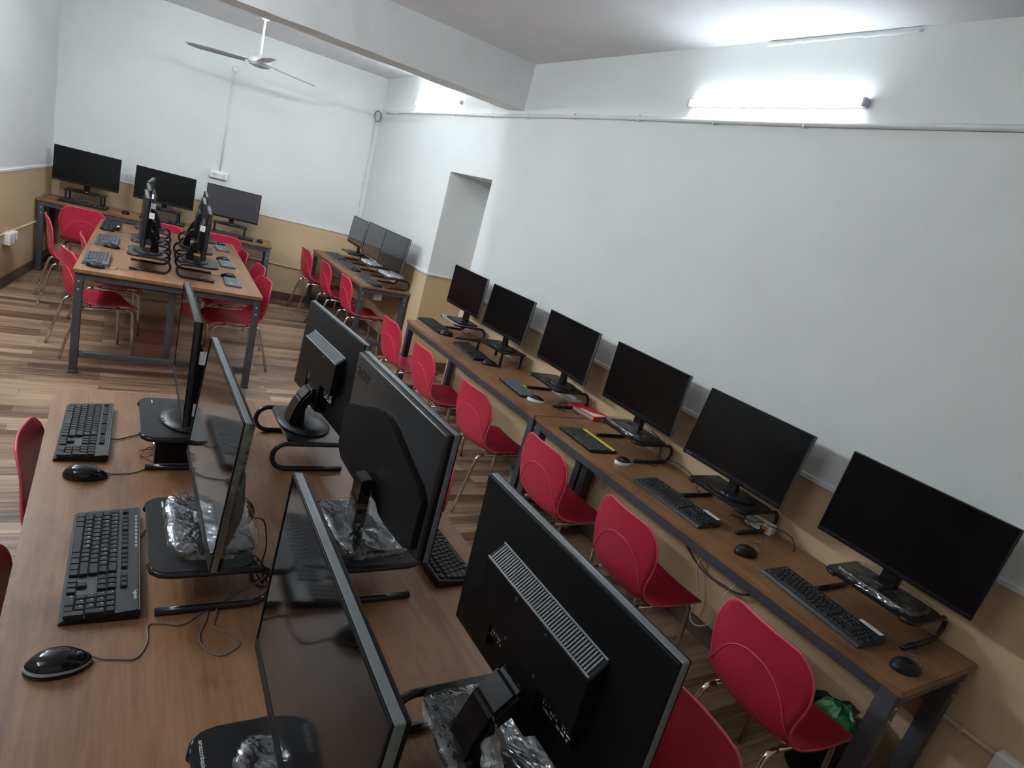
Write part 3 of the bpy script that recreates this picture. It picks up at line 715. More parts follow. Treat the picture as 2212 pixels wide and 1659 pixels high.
def keyboard_full(w=.445, d=.150, body='black', legends=False, rest=0., sticker=None, logo=None, curved=False, key='key'):
    t = thing('keyboard', (0, 0, 0), 0, 'keyboard', 'keyboard')
    tl = math.tan(R(5))
    def Z0(y): return .013 + (y + d / 2) * tl
    dd = d + rest; cy = -rest / 2
    mb = MB()
    poly = [(-d / 2 - rest, 0), (-d / 2 - rest, .006), (-d / 2 - rest + .012, .012)] + [(d / 2 - .003, Z0(d / 2)), (d / 2, Z0(d / 2) - .003), (d / 2 - .004, 0)]
    mb.prism(poly, 0, -w / 2, w / 2, bev=.002)
    if curved:                                          # sides bow in a little
        mb.xform(lambda v: (v[0] * (1 + .02 * math.cos(v[1] / d * PI)), v[1] - (.006 * (1 - (2 * v[0] / w) ** 2) if v[1] < 0 else 0), v[2]))
    mb.build('body', body, t)
    u = .0188 * w / .445; x0 = -w / 2 + .012; pitch = (d - (.034 if curved else .022)) / 6.2
    ytop = d / 2 - (.026 if curved else .014)
    gl = []
    for ri, (nm, ws) in enumerate(ROWS):
        mb = MB(); y = ytop - pitch * (ri + (.0 if ri == 0 else .25)) - pitch / 2; x = x0
        for ki, q in enumerate(ws):
            gap = ri == 0 and q < 1
            if not gap:
                keycap(mb, x + q * u / 2, y, q * u, pitch if ri else pitch * .8, Z0(y) - .001, .0065)
                if legends and ri and ki < len(LEG[ri]) and LEG[ri][ki] != ' ': gl.append((LEG[ri][ki], x + .004, y + pitch * .12, Z0(y) + .0058))
            x += q * u
        xn = x0 + 15 * u + .008
        mb.build(nm, key, t)
    mb = MB()
    for ri in (0, 1, 2, 4, 5):
        y = ytop - pitch * (ri + (.0 if ri == 0 else .25)) - pitch / 2
        for k in range(3):
            if ri > 2: continue
            keycap(mb, xn + (k + .5) * u, y, u, pitch if ri else pitch * .8, Z0(y) - .001, .0065)
            if legends and ri in (1, 2): gl.append(('^' if k else '*', xn + k * u + .004, y, Z0(y) + .0058))
    mb.build('navigation_keys', key, t)
    mb = MB()
    for (k, ri) in ((1, 4), (0, 5), (1, 5), (2, 5)): keycap(mb, xn + (k + .5) * u, ytop - pitch * (ri + .25) - pitch / 2, u, pitch, Z0(ytop - pitch * (ri + .75)) - .001, .0065)
    mb.build('arrow_keys', key, t)
    xp = xn + 3 * u + .008
    mb = MB(); NP = ['', 'N/*-', '789+', '456', '123', '0.']
    for ri in range(1, 6):
        y = ytop - pitch * (ri + .25) - pitch / 2
        for k in range(4):
            if ri == 5 and k == 1: continue
            if k == 3 and ri in (3, 5): continue
            ww = 2 if (ri == 5 and k == 0) else 1; hh = 2 if (k == 3 and ri in (2, 4)) else 1
            keycap(mb, xp + (k + ww / 2) * u, y - (hh - 1) * pitch / 2, ww * u, pitch * hh, Z0(y) - .001, .0065)
            if legends and k < len(NP[ri]): gl.append((NP[ri][k], xp + k * u + .004, y + pitch * .12, Z0(y) + .0058))
    mb.build('number_pad', key, t)
    if legends:
        txt = None; bm = bmesh.new()
        for (ch, x, y, z) in gl:
            o = text('key_legends', ch, .0068, 'legend', t, Matrix.Translation((x, y, z)) @ Matrix.Rotation(R(5), 4, 'X'))
            bm.from_mesh(o.data); me = o.data; bpy.data.objects.remove(o); bpy.data.meshes.remove(me)
        me = bpy.data.meshes.new('key_legends'); bm.to_mesh(me); bm.free(); me.materials.append(M['legend'])
        o = bpy.data.objects.new('key_legends', me); C.objects.link(o); o.parent = t
        mb = MB()
        for k in range(9): mb.box((-w / 2 + .05 + k * .018, d / 2 - .010, Z0(d / 2 - .010) + .0003), (.012, .005, .0012), mi=0)
        mb.build('media_keys', 'greyprint', t)
    if logo: text('logo', logo, .011, 'legend', t, Matrix.Translation((w / 2 - .075, d / 2 - .011, Z0(d / 2 - .011) + .0006)) @ Matrix.Rotation(R(5), 4, 'X'))
    if sticker:
        mb = MB(); mb.box((w / 2 - .055, d / 2 - .0135, Z0(d / 2 - .0135) + .0105 * sticker), (.085, .024, .001)); o = mb.build('paper_sticker', 'label', t)
        mb = MB(); mb.box((w / 2 - .055, d / 2 - .0115, Z0(d / 2 - .0115) + .0105 * sticker + .0007), (.05, .003, .0004)); mb.build('sticker_print', 'greyprint', o)
    return t
def keyboard_compact(w=.30, d=.125, body='kbgrey', key='keygrey', strip=None, dot=True):
    t = thing('keyboard', (0, 0, 0), 0, 'keyboard', 'keyboard')
    mb = MB(); mb.prism(rrect(w, d, .016, 5), 2, 0, .012, bev=.003); mb.build('body', body, t)
    n = 6; top = d / 2 - (.034 if strip == 'full' else .010); pitch = (top + d / 2 - .010) / n
    for ri in range(n):
        mb = MB(); y = top - pitch * (ri + .5); k = 14 if ri < 5 else 8; u = (w - .03) / k
        for i in range(k):
            if ri == 5 and i in (3, 4): continue
            keycap(mb, -w / 2 + .015 + (i + .5) * u, y, u - .0012, pitch - .0012, .0115, .0045)
        if ri == 5: keycap(mb, -w / 2 + .015 + 4 * u, y, 2 * u, pitch, .0115, .003)
        mb.build('key_row', key, t)
    if strip == 'full':
        mb = MB(); mb.prism(rrect(w * .90, .026, .008, 4, (0, d / 2 - .019)), 2, .0115, .0140); mb.build('yellow_strip', 'yellow', t)
    elif strip == 'short':
        mb = MB(); mb.box((-.03, d / 2 - .016, .0155), (.055, .010, .002), .0005); mb.box((.05, d / 2 - .03, .0155), (.012, .008, .002), .0005); mb.build('yellow_mark', 'yellow', t)
    elif dot:
        mb = MB(); mb.box((-w * .28, d / 2 - .045, .0152), (.026, .020, .001)); mb.build('yellow_mark', 'yellow', t)
    return t
kp = {}
def keyboard(kind, x, y, deg, label, group, z=.75):
    if kind not in kp:
        kp[kind] = {'std': lambda: keyboard_full(), 'stick': lambda: keyboard_full(.44, .135, rest=.022, sticker=1, body='keysheen'), 'near': lambda: keyboard_full(.455, .158, legends=True, logo='logitech', curved=True),
                    'grey': lambda: keyboard_full(.43, .165, body='kbgrey', key='keygrey2'), 'stickgrey': lambda: keyboard_full(.44, .155, body='black', sticker=1),  # grey kind: lighter key colour stands in for sheen on dark keys
                    'mini': lambda: keyboard_compact(), 'mark': lambda: keyboard_compact(.34, .155, 'key', 'kbgrey', 'short'), 'yellow': lambda: keyboard_compact(.325, .195, 'black', 'keysheen', 'full')}[kind]()
        o = kp[kind]; o.location = (x, y, z); o.rotation_euler = (0, 0, R(deg)); tag(o, label, 'keyboard', group); return o
    return dup(kp[kind], (x, y, z), R(deg), label, group)
kg = 'keyboards on the right wall tables'
keyboard('std', 2.430, 4.755, -91, 'black keyboard at the recess end of the right wall table', kg)
keyboard('std', 2.425, 4.050, -95, 'black keyboard before the four-legged riser on the wall table', kg)
keyboard('mark', 2.390, 3.265, -94, 'small slate keyboard with a short yellow mark on the wall table', kg)
keyboard('yellow', 2.360, 2.455, -91.5, 'black keyboard with a long lime-yellow strip along its back', kg)
keyboard('stick', 2.378, 1.765, -91, 'black keyboard with white sticker in front of the tangled-cable riser', kg)
keyboard('stick', 2.378, 1.000, -95, 'black keyboard with white sticker nearest the end of the wall table', kg)
kg = 'keyboards on the corner side table'
keyboard('grey', 2.420, 7.86, -92, 'dark keyboard on the corner side table, nearest the far wall', kg)
keyboard('grey', 2.410, 7.29, -90, 'dark keyboard in the middle of the corner side table', kg)
keyboard('grey', 2.400, 6.52, -90, 'dark keyboard at the open end of the corner side table', kg)
kg = 'keyboards on the far wall table'
keyboard('std', -.275, 8.075, -10, 'black keyboard at the left end of the far wall table', kg)
keyboard('std', .470, 7.965, -8, 'black keyboard under the middle monitor on the far wall table', kg)
keyboard('std', 1.190, 7.860, -8, 'black keyboard before the dark grey far wall monitor', kg)
kg = 'keyboards in the left row of the far centre table'
keyboard('stickgrey', -.005, 7.00, -93, 'dark keyboard with a white sticker, farthest back on the far centre table', kg)
keyboard('grey', -.025, 6.15, -92, 'slate keyboard in the middle of the left row on the far centre table', kg)
keyboard('grey', -.075, 5.335, -92, 'slate keyboard at the near left corner of the far centre table', kg)
kg = 'keyboards in the right row of the far centre table'
keyboard('mini', .955, 6.84, 90, 'small slate keyboard in the right row of the far centre table, farthest back', kg)
keyboard('mini', .895, 6.01, 88, 'small slate keyboard in the right row of the far centre table, middle', kg)
keyboard('mini', .845, 5.26, 86, 'small slate keyboard at the near right corner of the far centre table', kg)
kg = 'keyboards on the near table'
k = keyboard('near', .044, 1.565, -91, 'black keyboard with white key letters and logo beside the near riser', kg)
MB().tube(spline([(-.10, .08, .008), (-.155, .100, .004), (-.17, .13, .004), (-.14, .19, .005), (-.09, .23, .005), (-.07, .30, .004), (-.05, .34, .004)], 6), .0022, 6).build('cable', 'cable', k)
k = dup(kp['std'], (-.025, 2.345, .75), R(-91.5), 'black keyboard at the far left of the near table', kg)
MB().tube(spline([(.06, .075, .010), (.05, .10, .004), (.02, .14, .004), (-.03, .20, .004)], 6), .0022, 6).build('cable', 'cable', k)
keyboard('std', .958, 1.555, 91, 'black keyboard half hidden between two back-turned monitors', kg)

# ------------------------------------------------------------------ mice
def mouse_proto(body='gloss', side=None, btn=None):
    t = thing('computer_mouse', (0, 0, 0), 0, 'mouse', 'mouse')   # front (cable end) towards +X
    L_, Wd, H = .060, .033, .036
    def P(a, b, q=1., dz=0.):
        e = .8
        x = math.copysign(abs(math.cos(a)) ** e, math.cos(a)) * math.cos(b) ** .8 * L_ * q
        y = math.sin(a) * math.cos(b) ** .7 * Wd * q * (1 - .10 * math.cos(2 * math.atan2(math.sin(a), math.cos(a))) - .06 * math.cos(a))
        z = math.sin(b) ** .9 * H * (1 - .22 * (x / L_) - .18 * (x / L_) ** 2) * q + .002 + dz
        return (x, y, z)
    rows = [[P(i * 2 * PI / 28, R(b)) for i in range(29)] for b in (0, 8, 18, 30, 42, 54, 66, 78, 88)]
    rows.insert(0, [(p[0] * .97, p[1] * .97, .0) for p in rows[0]])
    mb = MB(); mb.grid(rows); mb.bm.faces.new([v for v in mb.bm.verts[-29:]][:-1]) if False else None
    mb._add([p for p in rows[-1][:-1]], [list(range(28))]); mb._add([p for p in rows[0][:-1]], [list(range(28))[::-1]])
    mb.build('body', body, t)
    if side:
        rw = [[P(i * 2 * PI / 28, R(b), 1.012) for i in range(29)] for b in (12, 17, 22)]
        mb = MB(); mb.grid(rw); mb.build('side_band', side, t)
    mb = MB(); b2 = MB()
    mb.lathe([(.0095, -.003), (.0105, -.001), (.0105, .001), (.0095, .003)], 18); mb.xform(lambda v: (v[0] + .033, v[2], v[1] + .0195)); mb.build('wheel', 'bezel', t)
    mb = MB(); mb.tube([P(0.0001, R(b), 1.004) for b in (12, 25, 40, 55)], .0007, 5); mb.build('button_seam', 'dark', t)
    if btn:
        rw = [[P(i * 2 * PI / 28, R(b), 1.012) for i in range(29)] for b in (27, 38, 50, 62, 75, 88)]
        mb = MB(); mb.grid(rw); mb._add(rw[-1][:-1], [list(range(28))]); mb.build('top_cover', btn, t)
    return t
mp = {}
def mouse(kind, x, y, deg, label, group, cable=None, z=.75):
    if kind not in mp:
        mp[kind] = {'black': lambda: mouse_proto(), 'band': lambda: mouse_proto('gloss', 'silver'), 'white': lambda: mouse_proto('white', None, 'gloss'), 'dull': lambda: mouse_proto('black')}[kind]()
        o = mp[kind]; o.location = (x, y, z); o.rotation_euler = (0, 0, R(deg)); tag(o, label, 'mouse', group)
    else: o = dup(mp[kind], (x, y, z), R(deg), label, group)
    if cable:
        inv = (Matrix.Translation((x, y, z)) @ Matrix.Rotation(R(deg), 4, 'Z')).inverted()
        MB().tube([inv @ Vector(p) for p in spline(cable, 7)], .0018, 6).build('cable', 'gcable', o)
    return o
g = 'mice on the near table'
z = .7525
mouse('band', -.028, 1.215, 6, 'glossy black mouse with a silver side band in the lower left', g,
      [(.030, 1.222, .760), (.045, 1.220, z), (.072, 1.214, z), (.11, 1.209, z), (.132, 1.255, z), (.135, 1.308, z), (.164, 1.31, z), (.206, 1.299, z), (.255, 1.336, z), (.324, 1.378, .758), (.398, 1.414, .77), (.42, 1.46, z)])
z = .7525
mouse('black', -.015, 2.025, -4, 'glossy black mouse beside the far left keyboard of the near table', g, [(.040, 2.035, .760), (.055, 2.04, z), (.117, 2.048, z), (.165, 2.097, z), (.185, 2.14, z), (.22, 2.2, z)])
g = 'mice on the right wall tables'
mouse('black', 2.418, 4.500, -20, 'black mouse at the recess end of the right wall table', g, [(2.475, 4.48, .76), (2.52, 4.47, z), (2.58, 4.52, z), (2.66, 4.50, z)])
mouse('black', 2.440, 3.765, -15, 'black mouse beside the keyboard before the four-legged riser', g)
mouse('white', 2.392, 3.050, -25, 'white-sided black mouse beside the small slate keyboard', g)
mouse('white', 2.390, 2.175, 10, 'white-sided black mouse near the yellow-strip keyboard', g)
mouse('dull', 2.372, 1.345, -10, 'black corded mouse in front of the tangled-cable riser', g, [(2.43, 1.335, .76), (2.47, 1.345, z), (2.50, 1.39, z), (2.49, 1.43, z), (2.55, 1.40, z), (2.62, 1.45, z)])
mouse('dull', 2.368, .672, -14, 'black mouse at the near end of the right wall table', g)
g = 'mice on the corner side table'
mouse('dull', 2.43, 7.58, -10, 'small black mouse on the corner side table, nearest the far wall', g)
mouse('dull', 2.42, 7.00, -20, 'small black mouse in the middle of the corner side table', g)
mouse('dull', 2.41, 6.235, -20, 'small black mouse at the open end of the corner side table', g)
g = 'mice on the far centre table'
mouse('dull', -.035, 6.72, -12, 'black mouse beside the sticker keyboard on the far centre table', g)
mouse('dull', .010, 5.90, -12, 'black mouse before the middle left keyboard of the far centre table', g)
mouse('dull', -.078, 5.075, -14, 'black mouse at the near left corner of the far centre table', g)
mouse('black', .955, 7.055, 170, 'black mouse in the right row of the far centre table, farthest back', g)
mouse('black', .885, 6.20, 170, 'black mouse in the right row of the far centre table, middle', g)
mouse('black', .835, 5.455, 170, 'black mouse at the near right corner of the far centre table', g)
g = 'mice on the far wall table'
mouse('dull', .115, 8.03, 80, 'small black mouse right of the left keyboard on the far wall table', g, [(.125, 8.09, .76), (.14, 8.13, z), (.20, 8.20, z), (.30, 8.22, z)])
mouse('white', .790, 7.93, 80, 'small white-sided mouse on the far wall table', g)
mouse('dull', 1.490, 7.83, 80, 'small black mouse at the right end of the far wall table', g)

# ------------------------------------------------------------------ lamps, fan, pipes
def batten(name, x, y0, y1, z, label, group, side=-1, lamp='glow'):
    """tube light fixed on a wall; side = direction (x) it faces"""
    t = thing(name, (x, (y0 + y1) / 2, z), 0, label, 'lamp', group)
    l = y1 - y0
    mb = MB(); mb.box((side * .008, 0, 0), (.016, l, .036), .002); mb.build('housing', 'white', t)
    mb = MB(); pts = [(side * .016, -.018)] + [(side * (.016 + .022 * math.cos(R(a))), .018 * math.sin(R(a))) for a in range(-80, 81, 20)] + [(side * .016, .018)]
    mb.prism(pts, 1, -l / 2 + .014, l / 2 - .014, smooth=False); mb.build('diffuser', lamp, t)
    for s in (-1, 1):
        mb = MB(); mb.box((side * .019, s * (l / 2 - .006), 0), (.038, .014, .038), .003); mb.build('end_cap', 'bluecap', t)
    return t
lg = 'tube lights on the right wall'
t = batten('tube_light', W - .001, 1.880, 2.945, 2.684, 'lit white tube light on the right wall, the nearer and longer-looking one', lg)
MB().tube(spline([(-.012, -.0, -.02), (-.010, .01, -.05), (-.008, .2, -.075), (-.006, .45, -.08)], 5), .0025, 6).build('wire', 'conduit', t)
t = batten('tube_light', W - .001, 5.975, 7.130, 2.700, 'lit white tube light on the right wall near the far corner', lg, -1, 'glowfar')
# unseen left-wall lamps, known by their shadows; the far-bay one added for brightness
for (y, lab) in ((5.85, 'added unseen tube light on the left wall of the far bay'), (3.9, 'lit white tube light on the left wall before the beam'), (.9, 'lit white tube light on the left wall beside the near table')):
    t = batten('tube_light', left_x(y) + .012, y - .57, y + .57, 2.60, lab, 'tube lights on the left wall', 1, 'glow3' if y > 5 else 'glow2' if y > 2 else 'glow4'); t.rotation_euler = (0, 0, -math.atan(.15))
# added unseen lamp behind the beam, put in to brighten the far bay
t = thing('tube_light', (1.05, 5.062, 2.80), R(-90), 'added unseen tube light on the far face of the ceiling beam', 'lamp')
mb = MB(); mb.box((-.008, 0, 0), (.016, 1.14, .036), .002); mb.build('housing', 'white', t)
mb = MB(); mb.prism([(-.016, -.018)] + [(-.016 - .022 * math.cos(R(a)), .018 * math.sin(R(a))) for a in range(-80, 81, 20)] + [(-.016, .018)], 1, -.556, .556); mb.build('diffuser', 'glow3', t)
for s_ in (-1, 1):
    mb = MB(); mb.box((-.019, s_ * .564, 0), (.038, .014, .038), .003); mb.build('end_cap', 'bluecap', t)
def pipe(name, pts, r, mat, label, clips=(), cat='pipe', group=None):
    t = thing(name, (0, 0, 0), 0, label, cat, group)
    MB().tube(pts, r, 10).build('conduit_tube', mat, t)
    for (p, ax) in clips:
        mb = MB(); d = (.014, .012, r * 2 + .014) if ax == 'x' else (.012, .014, r * 2 + .014) if ax == 'y' else (r * 2 + .014, .014, .012)
        mb.box(p, d, .002); mb.build('clip', mat, t)
    return t
pp = [(W - .014, y, 2.594 + .004 * math.sin(y * 2.1)) for y in [-1.2 + k * .25 for k in range(38)]]
pipe('wall_conduit', pp, .013, 'conduit', 'white conduit pipe running along the right wall below the lamps', [((W - .018, y, 2.594 + .004 * math.sin(y * 2.1)), 'x') for y in (1.1, 2.15, 2.72, 3.35, 4.05, 4.7, 5.3, 6.1, 6.9, 7.6)], group='wall conduits')
xc = 2.72
pipe('wall_conduit', [(xc, far_y(xc) - .010, 2.50), (xc, far_y(xc) - .010, 1.2), (xc + .005, far_y(xc) - .010, 1.03)], .009, 'conduit', 'thin white conduit dropping down the far right corner', [((xc, far_y(xc) - .012, z_), 'z') for z_ in (2.3, 1.85, 1.4)], group='wall conduits')
xj = 1.045
pipe('wall_conduit', [(xj + .012, far_y(xj) - .010, 2.52), (xj, far_y(xj) - .010, 1.9), (xj - .008, far_y(xj) - .010, 1.41)], .009, 'conduit', 'thin white conduit down the far wall from round box to switch board', [((xj + .004, far_y(xj) - .012, z_), 'z') for z_ in (2.1, 1.6)], group='wall conduits')
pipe('wall_conduit', [(-.56, far_y(-.56) - .012, .50), (.8, far_y(.8) - .012, .478), (1.7, far_y(1.7) - .012, .452), (W - .03, far_y(W) - .012, .415)], .010, 'tan', 'tan conduit low along the far wall below the tables', [((x_, far_y(x_) - .016, .49 - .022 * (x_ + .56)), 'y') for x_ in (.3, 1.2, 1.95, 2.3)], group='wall conduits')
pipe('wall_conduit', [(left_x(y) + .012, y, .50) for y in (6.0, 7.0, 8.0, 8.5)], .010, 'tan', 'tan conduit low along the left wall beside the white box', group='wall conduits')
pipe('wall_conduit', [(W - .012, y, .50 + .0 * y) for y in (-1.0, .3, 1.0, 2.0, 3.2, 4.9)], .011, 'tan', 'tan conduit low on the right wall behind the near table legs', [((W - .016, .55, .50), 'x')], group='wall conduits')
# coiled cable at the corner
cy_ = far_y(2.72)
t = MB(); cp = []
for k in range(61):
    a = k / 60 * 2 * PI * 2.5
    cp.append((W - .055 - .045 * math.cos(a) * .9, cy_ - .03 - .0006 * k, 2.535 + .060 * math.sin(a) * (1 + .1 * math.sin(a * .7))))
t.tube(cp, .0035, 6); tag(t.build('coiled_cable', 'gcable'), 'grey coil of cable hung at the far right corner below the conduit', 'cable')
# round junction box
o = thing('junction_box', (1.060, far_y(1.06), 2.548), 0, 'round white ceiling-rose box on the far wall below the fan', 'electrical box')
mb = MB(); mb.lathe([(.036, 0), (.036, .022), (.030, .028), (0, .030)], 28); mb.xform(lambda v: (v[0], -v[2], v[1])); mb.build('box_body', 'conduit', o)
mb = MB(); mb.lathe([(.020, .028), (.018, .034), (0, .035)], 20); mb.xform(lambda v: (v[0], -v[2], v[1])); mb.build('cover', 'white', o)
# switch board
o = thing('switch_board', (1.030, far_y(1.03), 1.364), -math.atan(.0886), 'white switch board with sockets on the far wall', 'switch board')
mb = MB(); mb.box((0, -.022, 0), (.200, .044, .088), .004); mb.build('back_box', 'white', o)
mb = MB(); mb.box((0, -.046, 0), (.190, .006, .078), .002); mb.build('cover_plate', 'white', o)
for x in (-.072, -.018, .018):
    mb = MB(); mb.box((x, -.051, 0), (.018, .006, .030), .002); mb.build('switch', 'conduit', o)
for x in (-.045, .058):
    mb = MB(); mb.prism(rrect(.040, .044, .008, 4, (x, 0)), 1, -.054, -.048); s = mb.build('socket', 'conduit', o)
    mb = MB()
    for (a, b) in ((0, .010), (-.009, -.007), (.009, -.007)): mb.lathe([(.0035, -.0005), (.0035, .0005)], 10, (0, 0, 0)); 
    mb.bm.clear()
    for (a, b) in ((0, .010), (-.009, -.007), (.009, -.007)): mb.box((x + a, -.0542, b), (.006, .001, .006))
    mb.build('pin_holes', 'dark', s)
mb = MB(); mb.tube([(.035, -.02, -.042), (.036, -.016, -.10), (.034, -.014, -.30)], .004, 6); mb.build('cable', 'wcable', o)
# left wall box, side box on the corner table
yl = 7.16
o = thing('socket_box', (left_x(yl), yl, .455), math.atan2(.989, .148) , 'white socket box low on the left wall at the picture edge', 'electrical box')
mb = MB(); mb.box((0, -.030, 0), (.22, .06, .105), .004); mb.build('box_body', 'white', o)
mb = MB(); mb.box((.04, -.062, 0), (.11, .006, .09), .002); mb.build('cover_plate', 'conduit', o)
mb = MB(); mb.box((.055, -.066, .0), (.025, .006, .03), .002); mb.build('switch', 'white', o)
o = thing('socket_box', (2.46, 6.30, .64), R(8), 'white socket box hung under the end of the corner side table', 'electrical box')
mb = MB(); mb.box((0, 0, .0), (.10, .05, .088), .004); mb.build('box_body', 'white', o)
mb = MB(); mb.box((.0, -.027, 0), (.092, .006, .080), .002); mb.build('cover_plate', 'label', o)
mb = MB(); mb.box((0, 0, .062), (.03, .006, .045)); mb.build('bracket', 'frame', o)
o = thing('socket_box', (W - .004, .375, .490), -PI / 2, 'pale socket box where the low tan conduit ends in the bottom right corner', 'electrical box')
mb = MB(); mb.box((0, -.030, 0), (.12, .055, .085), .004); mb.build('box_body', 'white', o)
mb = MB(); mb.box((0, -.060, 0), (.11, .006, .078), .002); mb.build('cover_plate', 'conduit', o)
# plaster ridge along the top of the right wall
mb = MB(); pts = []
for k in range(30):
    y = 2.545 - k * .0265; pts.append((W - .004, y, 2.972 + random.uniform(-.004, .004)))
mb.tube(pts, [.010 if k < 4 else .006 + random.uniform(-.002, .002) for k in range(30)], 6); struct('trim_5', mb, 'upper')
# ceiling fan
fx, fy, fz = 1.095, 7.06, 2.555
o = thing('ceiling_fan', (fx, fy, fz), 0, 'off-white three-blade ceiling fan hanging over the far tables', 'fan')
mb = MB(); mb.lathe([(.0, ZC - fz), (.050, ZC - fz), (.052, ZC - fz - .012), (.030, ZC - fz - .055), (.012, ZC - fz - .062)], 24); mb.build('ceiling_canopy', 'white', o)
mb = MB(); mb.tube([(0, 0, ZC - fz - .05), (0, 0, .05)], .012, 12); mb.build('down_rod', 'white', o)
mb = MB(); mb.lathe([(.014, .085), (.040, .075), (.046, .055), (.100, .045), (.112, .030), (.112, .0), (.104, -.010), (.0, -.014)], 36); mb.build('motor_housing', 'fan', o)
mb = MB(); mb.lathe([(.100, -.012), (.092, -.026), (.050, -.036), (0, -.038)], 30); mb.build('lower_cover', 'fandark', o)
for a in (30, 150, 268):
    mb = MB(); c_, s_ = math.cos(R(a)), math.sin(R(a))
    rows = []
    for k in range(13):
        rr = .155 + k * .555 / 12; hw = .050 + .012 * math.sin(min(1, k / 6) * PI / 2); hw = hw * (1 if k < 11 else (1 - .25 * (k - 10)))
        tw = R(11)
        rows.append([(rr, u * hw * math.cos(tw), u * hw * math.sin(tw) + .004 * (1 - u * u) - .004 * k / 12) for u in (-1, -.5, 0, .5, 1)])
    mb.grid(rows); mb.xform(lambda v: (v[0] * c_ - v[1] * s_, v[0] * s_ + v[1] * c_, v[2] + .004))
    b_ = mb.build('blade', 'fandark', o); md = b_.modifiers.new('thickness', 'SOLIDIFY'); md.thickness = .004
    mb = MB(); mb.prism([(.085, -.022), (.20, -.035), (.20, .035), (.085, .022)], 2, -.003, .004, bev=.001); mb.xform(lambda v: (v[0] * c_ - v[1] * s_, v[0] * s_ + v[1] * c_, v[2] + .012 + v[1] * .19)); mb.build('blade_bracket', 'fan', b_)

# ------------------------------------------------------------------ small things
# red carton on the wall table
o = thing('carton', (2.700, 2.885, .75), R(-83), 'red and white carton lying on the wall table by the seam', 'box')
mb = MB(); mb.box((0, 0, .016), (.24, .135, .032), .002); mb.build('box_body', 'boxred', o)
mb = MB(); mb.prism([(-.02, -.066), (.118, -.066), (.118, .045), (.06, -.02), (-.02, -.045)], 2, .0322, .0330); mb.build('white_panel', 'white', o)
mb = MB(); mb.box((.05, -.045, .0335), (.010, .010, .0012)); mb.box((.02, -.0685, .016), (.19, .001, .020)); mb.build('print', ['greyprint'], o)
# power strip under the riser
def power_strip(loc, rz, label):
    o = thing('power_strip', loc, rz, label, 'power strip')
    mb = MB(); mb.box((0, 0, .017), (.26, .055, .034), .004); mb.build('strip_body', 'white', o)
    for k in range(4):
        mb = MB(); mb.prism(rrect(.036, .036, .008, 4, (-.09 + k * .055, 0)), 2, .0335, .0355); mb.build('socket', 'label', o)
    mb = MB(); mb.box((.115, 0, .035), (.014, .024, .006), .002); mb.build('switch', 'boxred', o)
power_strip((2.72, 3.16, .75), R(-86), 'white power strip under the riser left of the red carton')
o = thing('paper_pack', (2.70, 1.52, .75), R(-78), 'white paper pack with an orange patch under a riser', 'box')
mb = MB(); mb.box((0, 0, .022), (.13, .055, .044), .003); mb.build('pack_body', 'white', o)
mb = MB(); mb.box((.03, -.029, .022), (.034, .002, .026), .0006); mb.build('orange_patch', 'orange', o)
# adapter under the far-left riser of the near table
o = thing('power_adapter', (.235, 2.215, .75), R(-90), 'black power adapter with a red light under the far left riser', 'adapter')
mb = MB(); mb.box((0, 0, .035), (.19, .12, .070), .004); mb.build('case', 'black', o)
mb = MB(); mb.box((.03, -.061, .045), (.010, .003, .005), .001); mb.build('indicator_light', 'led', o)
# cables
def cable(name, pts, r, mat, label, n=8, cat='cable'):
    return tag(MB().tube(spline(pts, n), r, 7).build(name, mat), label, cat)
x = 2.735
cable('power_cable', [(2.70, 1.93, .70), (2.72, 1.90, .48), (x, 1.82, .395), (x, 1.705, .36), (x, 1.588, .37), (x, 1.506, .385), (x, 1.44, .428), (2.72, 1.43, .48), (2.71, 1.47, .52), (2.72, 1.52, .47), (2.72, 1.56, .60), (2.71, 1.58, .70)], .0055, 'cable', 'thick black power cable sagging below the right wall table')
cable('network_cable', [(2.70, 1.74, .70), (x, 1.755, .464), (x, 1.764, .36), (x, 1.70, .224), (x, 1.695, .100), (x, 1.64, .083), (x, 1.573, .144), (x, 1.524, .203), (x, 1.538, .279), (x, 1.564, .33), (x, 1.531, .441), (2.72, 1.50, .70)], .004, 'wcable', 'cream cable hanging in a loop below the right wall table')
cable('power_cable', [(2.60, 2.62, .70), (2.70, 2.60, .55), (2.72, 2.62, .42), (2.72, 2.66, .34)], .0035, 'boxred', 'thin reddish wire hanging by the middle table legs')
random.seed(21)
def tangle(cx, cy, rx, ry, n, label, r=.002, z0=.752, zr=.06, mat='cable'):
    pts = []
    for k in range(n):
        a = k * 1.9 + random.uniform(-.4, .4); q = random.uniform(.4, 1)
        pts.append((cx + rx * q * math.cos(a), cy + ry * q * math.sin(a), z0 + .002 + random.uniform(0, zr) * (k % 2)))
    return cable('tangled_cable', pts, r, mat, label, 6)
tangle(2.66, 1.545, .075, .11, 16, 'tangle of black cables under the second nearest wall riser')
cable('tangled_cable', [(2.66, 1.47, .80), (2.70, 1.42, .80), (2.72, 1.37, .79), (2.70, 1.33, .76), (2.685, 1.325, .753)], .0025, 'cable', 'loose black cable end curling beside the tangled wall riser')
tangle(2.66, 4.60, .07, .10, 12, 'tangle of grey cables under the silver-grey riser', .0018, mat='gcable')
tangle(2.69, 3.76, .05, .09, 12, 'tangle of grey cables beside the four-legged riser', .0016, zr=.14, mat='gcable')
cable('monitor_cable', [(2.66, 2.30, .90), (2.70, 2.24, .85), (2.66, 2.18, .756), (2.60, 2.15, .753), (2.58, 2.19, .753), (2.66, 2.21, .756), (2.70, 2.10, .80), (2.71, 1.96, .78), (2.66, 1.88, .753), (2.62, 1.84, .77)], .003, 'cable', 'black cable running along the wall table between two risers')
